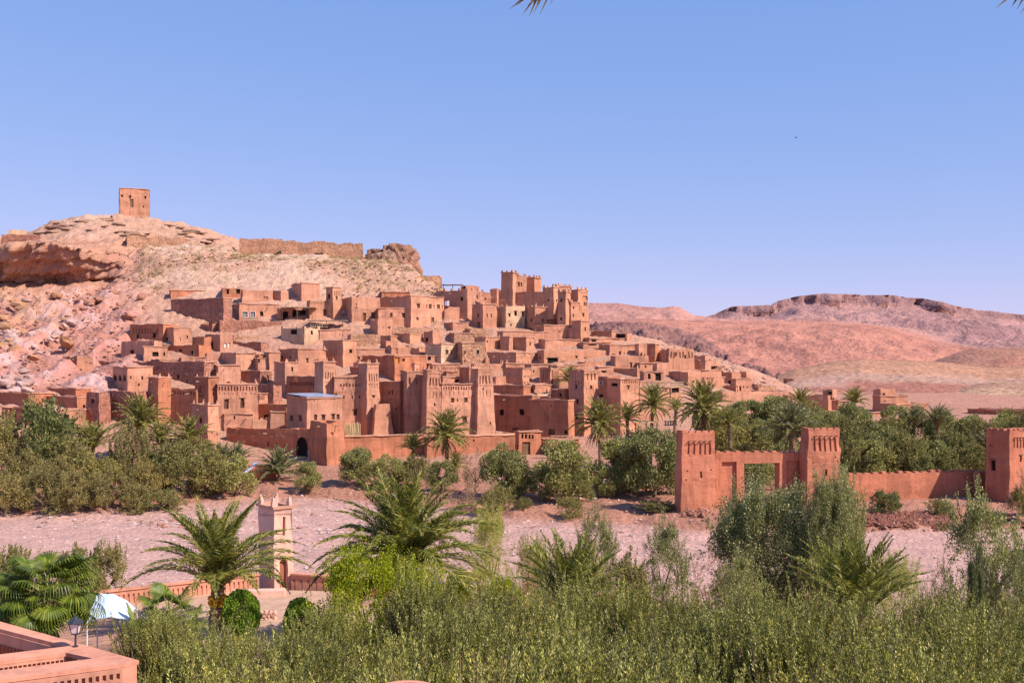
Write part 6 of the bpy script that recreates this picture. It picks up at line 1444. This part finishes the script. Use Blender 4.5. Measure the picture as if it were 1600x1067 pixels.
# ------------------------------------------------------------------ small things of the village
# striped panels on the flat roof
z = WBP.zt+.18; A, B, Cx, Dx = [Vector((p.x, p.y, z)) for p in WBP.top]
M['panel_blue'] = plain('blue_panel', (.10,.17,.36), .3, .1, 3, .5); M['panel_white'] = plain('white_panel', (.40,.43,.52), .4, .06)
o = empty('panel_roof', A); tag(o, 'blue and white striped panels lying on the flat roof', 'roof panel', None, 'thing')
for i in range(7):
    u0, u1 = i/7+.008, (i+1)/7-.008
    V = [A*(1-u)+Dx*u if s == 0 else B*(1-u)+Cx*u for u, s in ((u0, 0), (u0, 1), (u1, 1), (u1, 0))]; V = [v-A+Vector((0, 0, .25*u)) for v, u in zip(V, (u0, u0, u1, u1))]
    V = V+[v+Vector((0, 0, .06)) for v in V]
    link('panel', mesh('panel', V, [(0,3,2,1), (4,5,6,7), (0,1,5,4), (1,2,6,5), (2,3,7,6), (3,0,4,7)], M['panel_blue'] if i % 2 else M['panel_white']), o)
# reed screen
Y = ray_ground(537, 722, 135)+2.6; o = empty('reed_screen', pt(549, 682, Y)); tag(o, 'straw-coloured reed screen in the small court above the rampart', 'screen', None, 'thing')
M['reed'] = leafmat('reed', [(0, (.42,.28,.13)), (1, (.72,.54,.30))], .8, .1, .2, 1.0); b = MB(); q = random.Random(3)
for i in range(70):
    x = pt(534+i*.42, 0, Y).x-o.location.x; hh = pt(0, 660+q.uniform(-1, 6), Y).z-o.location.z; b.tube([(x, q.uniform(-.05, .05), -.6), (x+q.uniform(-.12, .12), q.uniform(-.08, .08), hh)], .035, 3)
b.build('canes', M['reed'], o)
# corrugated lean-to sheet, lower left
Y = 150; o = empty('tin_shelter', pt(393, 746, Y)); tag(o, 'shed with a tilted bluish tin sheet among the palms', 'shed', None, 'thing')
b = MB(); p = pt(400, 742, Y)-o.location; b.box(p+Vector((.6, 1.2, -.3)), (3.6, 2.2, 3.2), .3); b.build('wall', M['mudr'], o)
V = []; P4 = [pt(381, 738, Y-.6), pt(386, 738.5, Y-.9), pt(404, 722.5, Y), pt(398, 722, Y+.4)]
K = 10; V = []; Q_ = []
for i in range(K+1):
    a, c = P4[0]*(1-i/K)+P4[1]*(i/K), P4[3]*(1-i/K)+P4[2]*(i/K); h_ = Vector((0, -.02*(i % 2), .05*(i % 2))); V += [a+h_-o.location, c+h_-o.location]
for i in range(K): Q_.append((2*i, 2*i+1, 2*i+3, 2*i+2))
link('tin_sheet', mesh('tin_sheet', V, Q_, plain('tin', (.42,.50,.66), .35, .1, 3, .5, .3)), o)
# hanging rugs
def rugs(label, px, py, w, h, Y, cols):
    o = empty('hung_rugs', pt(px, py, Y)); tag(o, label, 'rugs', 'rugs for sale', 'thing')
    for i, c in enumerate(cols):
        b = MB(); k = w*Y/F/len(cols); b.box(((i+.5)*k-w*Y/F/2, 0, 0), (k*.92, .08, h*Y/F*(.8+.2*(i % 2))), 0); b.build('rug', plain('rug_%s_%d' % (label[:4], i), c, .9, .2, 6), o)
rugs('row of coloured rugs laid along the upper house wall', 541.5, 487.5, 14, 4, ray_ground(541, 492, 150)-1.2, [(.5,.42,.38), (.16,.22,.42), (.5,.08,.06), (.6,.25,.2), (.5,.46,.42)])
rugs('blue and white poster cloths hung by the skyline house', 698.5, 474, 7, 8, 240, [(.35,.4,.6), (.7,.66,.64)])
# balustrades and railings
def rail(label, pxa, pxb, yt, yb, Y, n, mat='mudw', slope=0.0):
    A, B = pt(pxa, yb, Y), pt(pxb, yb, Y+slope); o = empty('balustrade', A); tag(o, label, 'balustrade', 'balustrades', 'thing'); h = (yb-yt)*Y/F; L = (B-A).length; ang = math.atan2(B.y-A.y, B.x-A.x)
    b = MB(); b.box((B-A)/2+Vector((0, 0, h)), (L, .22, .14), ang); b.box((B-A)/2, (L, .26, .16), ang); b.build('rail', M[mat], o)
    for i in range(n):
        b = MB(); b.box((B-A)*((i+.5)/n)+Vector((0, 0, h/2)), (.13 if n > 8 else .2, .13, h-.14), ang); b.build('baluster', M[mat], o)
    return o
rail('long balustrade on the roof terrace behind the tall slim palm', 1004, 1044, 597, 604, 176, 22)
rail('short balustrade of the balcony at the right end', 1047, 1068, 597, 604, 178, 12)
rail('pale timber railing beside the small arcade gatehouse', 861, 897, 681, 688.5, 164, 5)
rail('balcony railing under the white-framed windows', 378, 403, 497, 501, ray_ground(390, 500, 150)-1.5, 8, 'wood2')
rail('terrace railing below the orange-lit house', 484, 512, 507, 511, ray_ground(498, 512, 150)-1, 8, 'wood2')
rail('railing of the low garden shelter left of the gate', 1038, 1058, 658, 664, 150, 5, 'wood2')
# flat timber shelters
def shelter(label, pxa, pxb, yt, yb, Y, dep=3.0, mat='wood2'):
    A, B = pt(pxa, yt, Y), pt(pxb, yt, Y); o = empty('timber_shelter', A); tag(o, label, 'shelter', 'timber shelters', 'thing'); L = B.x-A.x; h = (yb-yt)*Y/F
    b = MB()
    for i in range(9): b.box((L*(i+.5)/9, dep/2, rng.uniform(-.04, .06)), (L/9*.9, dep+rng.uniform(0, .5), .12), rng.uniform(-.04, .04))
    b.build('roof', M[mat], o)
    for x in (.08, .5, .92):
        b = MB(); b.tube([(L*x, .1, -.05), (L*x, .1, -h)], .08, 6); b.build('post', M['wood'], o)
shelter('flat timber shelter beside the white-framed windows', 436, 492, 480, 499, ray_ground(450, 500, 150)-2)
shelter('flat timber shelter below the slender black-door tower', 480, 540, 501, 512, ray_ground(500, 512, 150)-1.5)
shelter('thatched garden shelter under the clustered palms', 990, 1030, 660, 676, 150, 3, 'reed')
shelter('tin awning on the skyline left of the kasbah', 690, 724, 445, 453, 262, 2.5, 'wood')
# people far up the hill, simple walking figures as one skin each
def person(label, px, py, Y, top_c, leg_c, k=0):
    z = CZ-(py-HY)/F*Y; x = (px-CX)/F*Y
    jo = [(0,0,.92), (0,0,1.18), (0,0,1.42), (0,0,1.52), (0,.02,1.66), (.19,0,1.38), (.25,.03,1.12), (.22,-.10,.90), (-.19,0,1.38), (-.26,.02,1.12), (-.24,-.08,.88), (.10,-.02,.88), (.12,-.10,.48), (.12,.02,.06), (.12,-.12,.03), (-.10,.02,.88), (-.12,.08,.48), (-.12,.22,.08), (-.12,.10,.03)]
    ed = [(0,1), (1,2), (2,3), (3,4), (2,5), (5,6), (6,7), (2,8), (8,9), (9,10), (0,11), (11,12), (12,13), (13,14), (0,15), (15,16), (16,17), (17,18)]
    rd = [.15,.15,.15,.06,.11,.07,.05,.04,.07,.05,.04,.10,.075,.05,.045,.10,.075,.05,.045]
    me = bpy.data.meshes.new('person'); me.from_pydata(jo, ed, []); me.materials.append(top_c)
    o = link('person', me, None, (x, Y, z), (0, 0, k)); m = o.modifiers.new('skin', 'SKIN'); sv = me.skin_vertices[0].data
    for i, r0 in enumerate(rd): sv[i].radius = (r0, r0)
    sv[0].use_root = True; o.modifiers.new('sub', 'SUBSURF').levels = 1
    tag(o, label, 'person', 'people', 'thing')
    b = MB(); b.tube([(.12,-.1,.05), (.12,-.06,.5), (.05,0,.95)], [.075,.10,.14], 7); b.tube([(-.12,.14,.08), (-.12,.06,.5), (-.05,0,.95)], [.075,.10,.14], 7); b.build('trousers', leg_c, o)
cd, cl, cb = plain('dark_cloth', (.03,.04,.08)), plain('pale_cloth', (.6,.55,.55)), plain('blue_cloth', (.12,.2,.42))
person('person in dark clothes walking below the granary', 174.5, 345, 326, cd, cd, .4)
person('person in a pale top walking along the hill path', 292, 392, 297, cl, cb, 1.2)
person('person in dark clothes before the arched village gate', 481, 722, 160, cd, cd, 2)
# a bird
bp = pt(1243.5, 215.5, 150); b = MB(); b.tube([(-.16,0,0), (-.02,0,.01), (.12,0,0), (.2,0,0)], [.02,.05,.045,.015], 6)
b.add([(-.02,0,.03), (.08,0,.03), (.0,.34,.12), (-.06,.3,.11), (-.02,0,.045), (.08,0,.045), (.0,.34,.13), (-.06,.3,.12)], [(0,1,2,3), (7,6,5,4)]); b.add([(-.02,0,.03), (.08,0,.03), (.0,-.34,.12), (-.06,-.3,.11)], [(3,2,1,0)])
tag(b.build('bird', M['metal'], None, bp), 'tiny dark bird flying in the empty sky', 'bird', None, 'thing')
# tips of a palm standing beside the camera, hanging into the top edge
def tip(label, stem, leaves, Y):
    b = MB(); P_ = [pt(x, y, Y) for x, y in stem]; b.tube(P_, [.012, .008, .004], 4); o = b.build('palm_frond', L_['dead'], None); tag(o, label, 'frond', 'overhanging fronds', 'thing')
    for (x0, y0, x1, y1) in leaves:
        A, B = pt(x0, y0, Y), pt(x1, y1, Y+.05); m = (A+B)/2+Vector((0, .01, .004)); s = Vector(((B-A).z, 0, -(B-A).x)).normalized()*.0058
        link('leaflet', mesh('leaflet', [A, m+s, B, m-s, m+Vector((0, .006, 0))], [(0,1,4), (1,2,4), (2,3,4), (3,0,4)], L_['palmn' if (x0 % 2) else 'dead']), o)
tip('palm frond tip hanging into the top edge at the centre', [(980,-190),(880,-60),(845,-22)], [(862,-40,814,27),(850,-30,826,28),(846,-24,795,16),(870,-48,832,24),(880,-56,842,26),(893,-66,850,8),(905,-80,858,10),(851,-24,838,12),(840,-20,806,10)], 4.2)
tip('palm frond tip hanging into the top right corner', [(1720,-160),(1640,-60),(1606,-20)], [(1612,-30,1554,15),(1606,-22,1580,12),(1620,-34,1588,17),(1640,-30,1592,24),(1660,-40,1600,14)], 4.4)
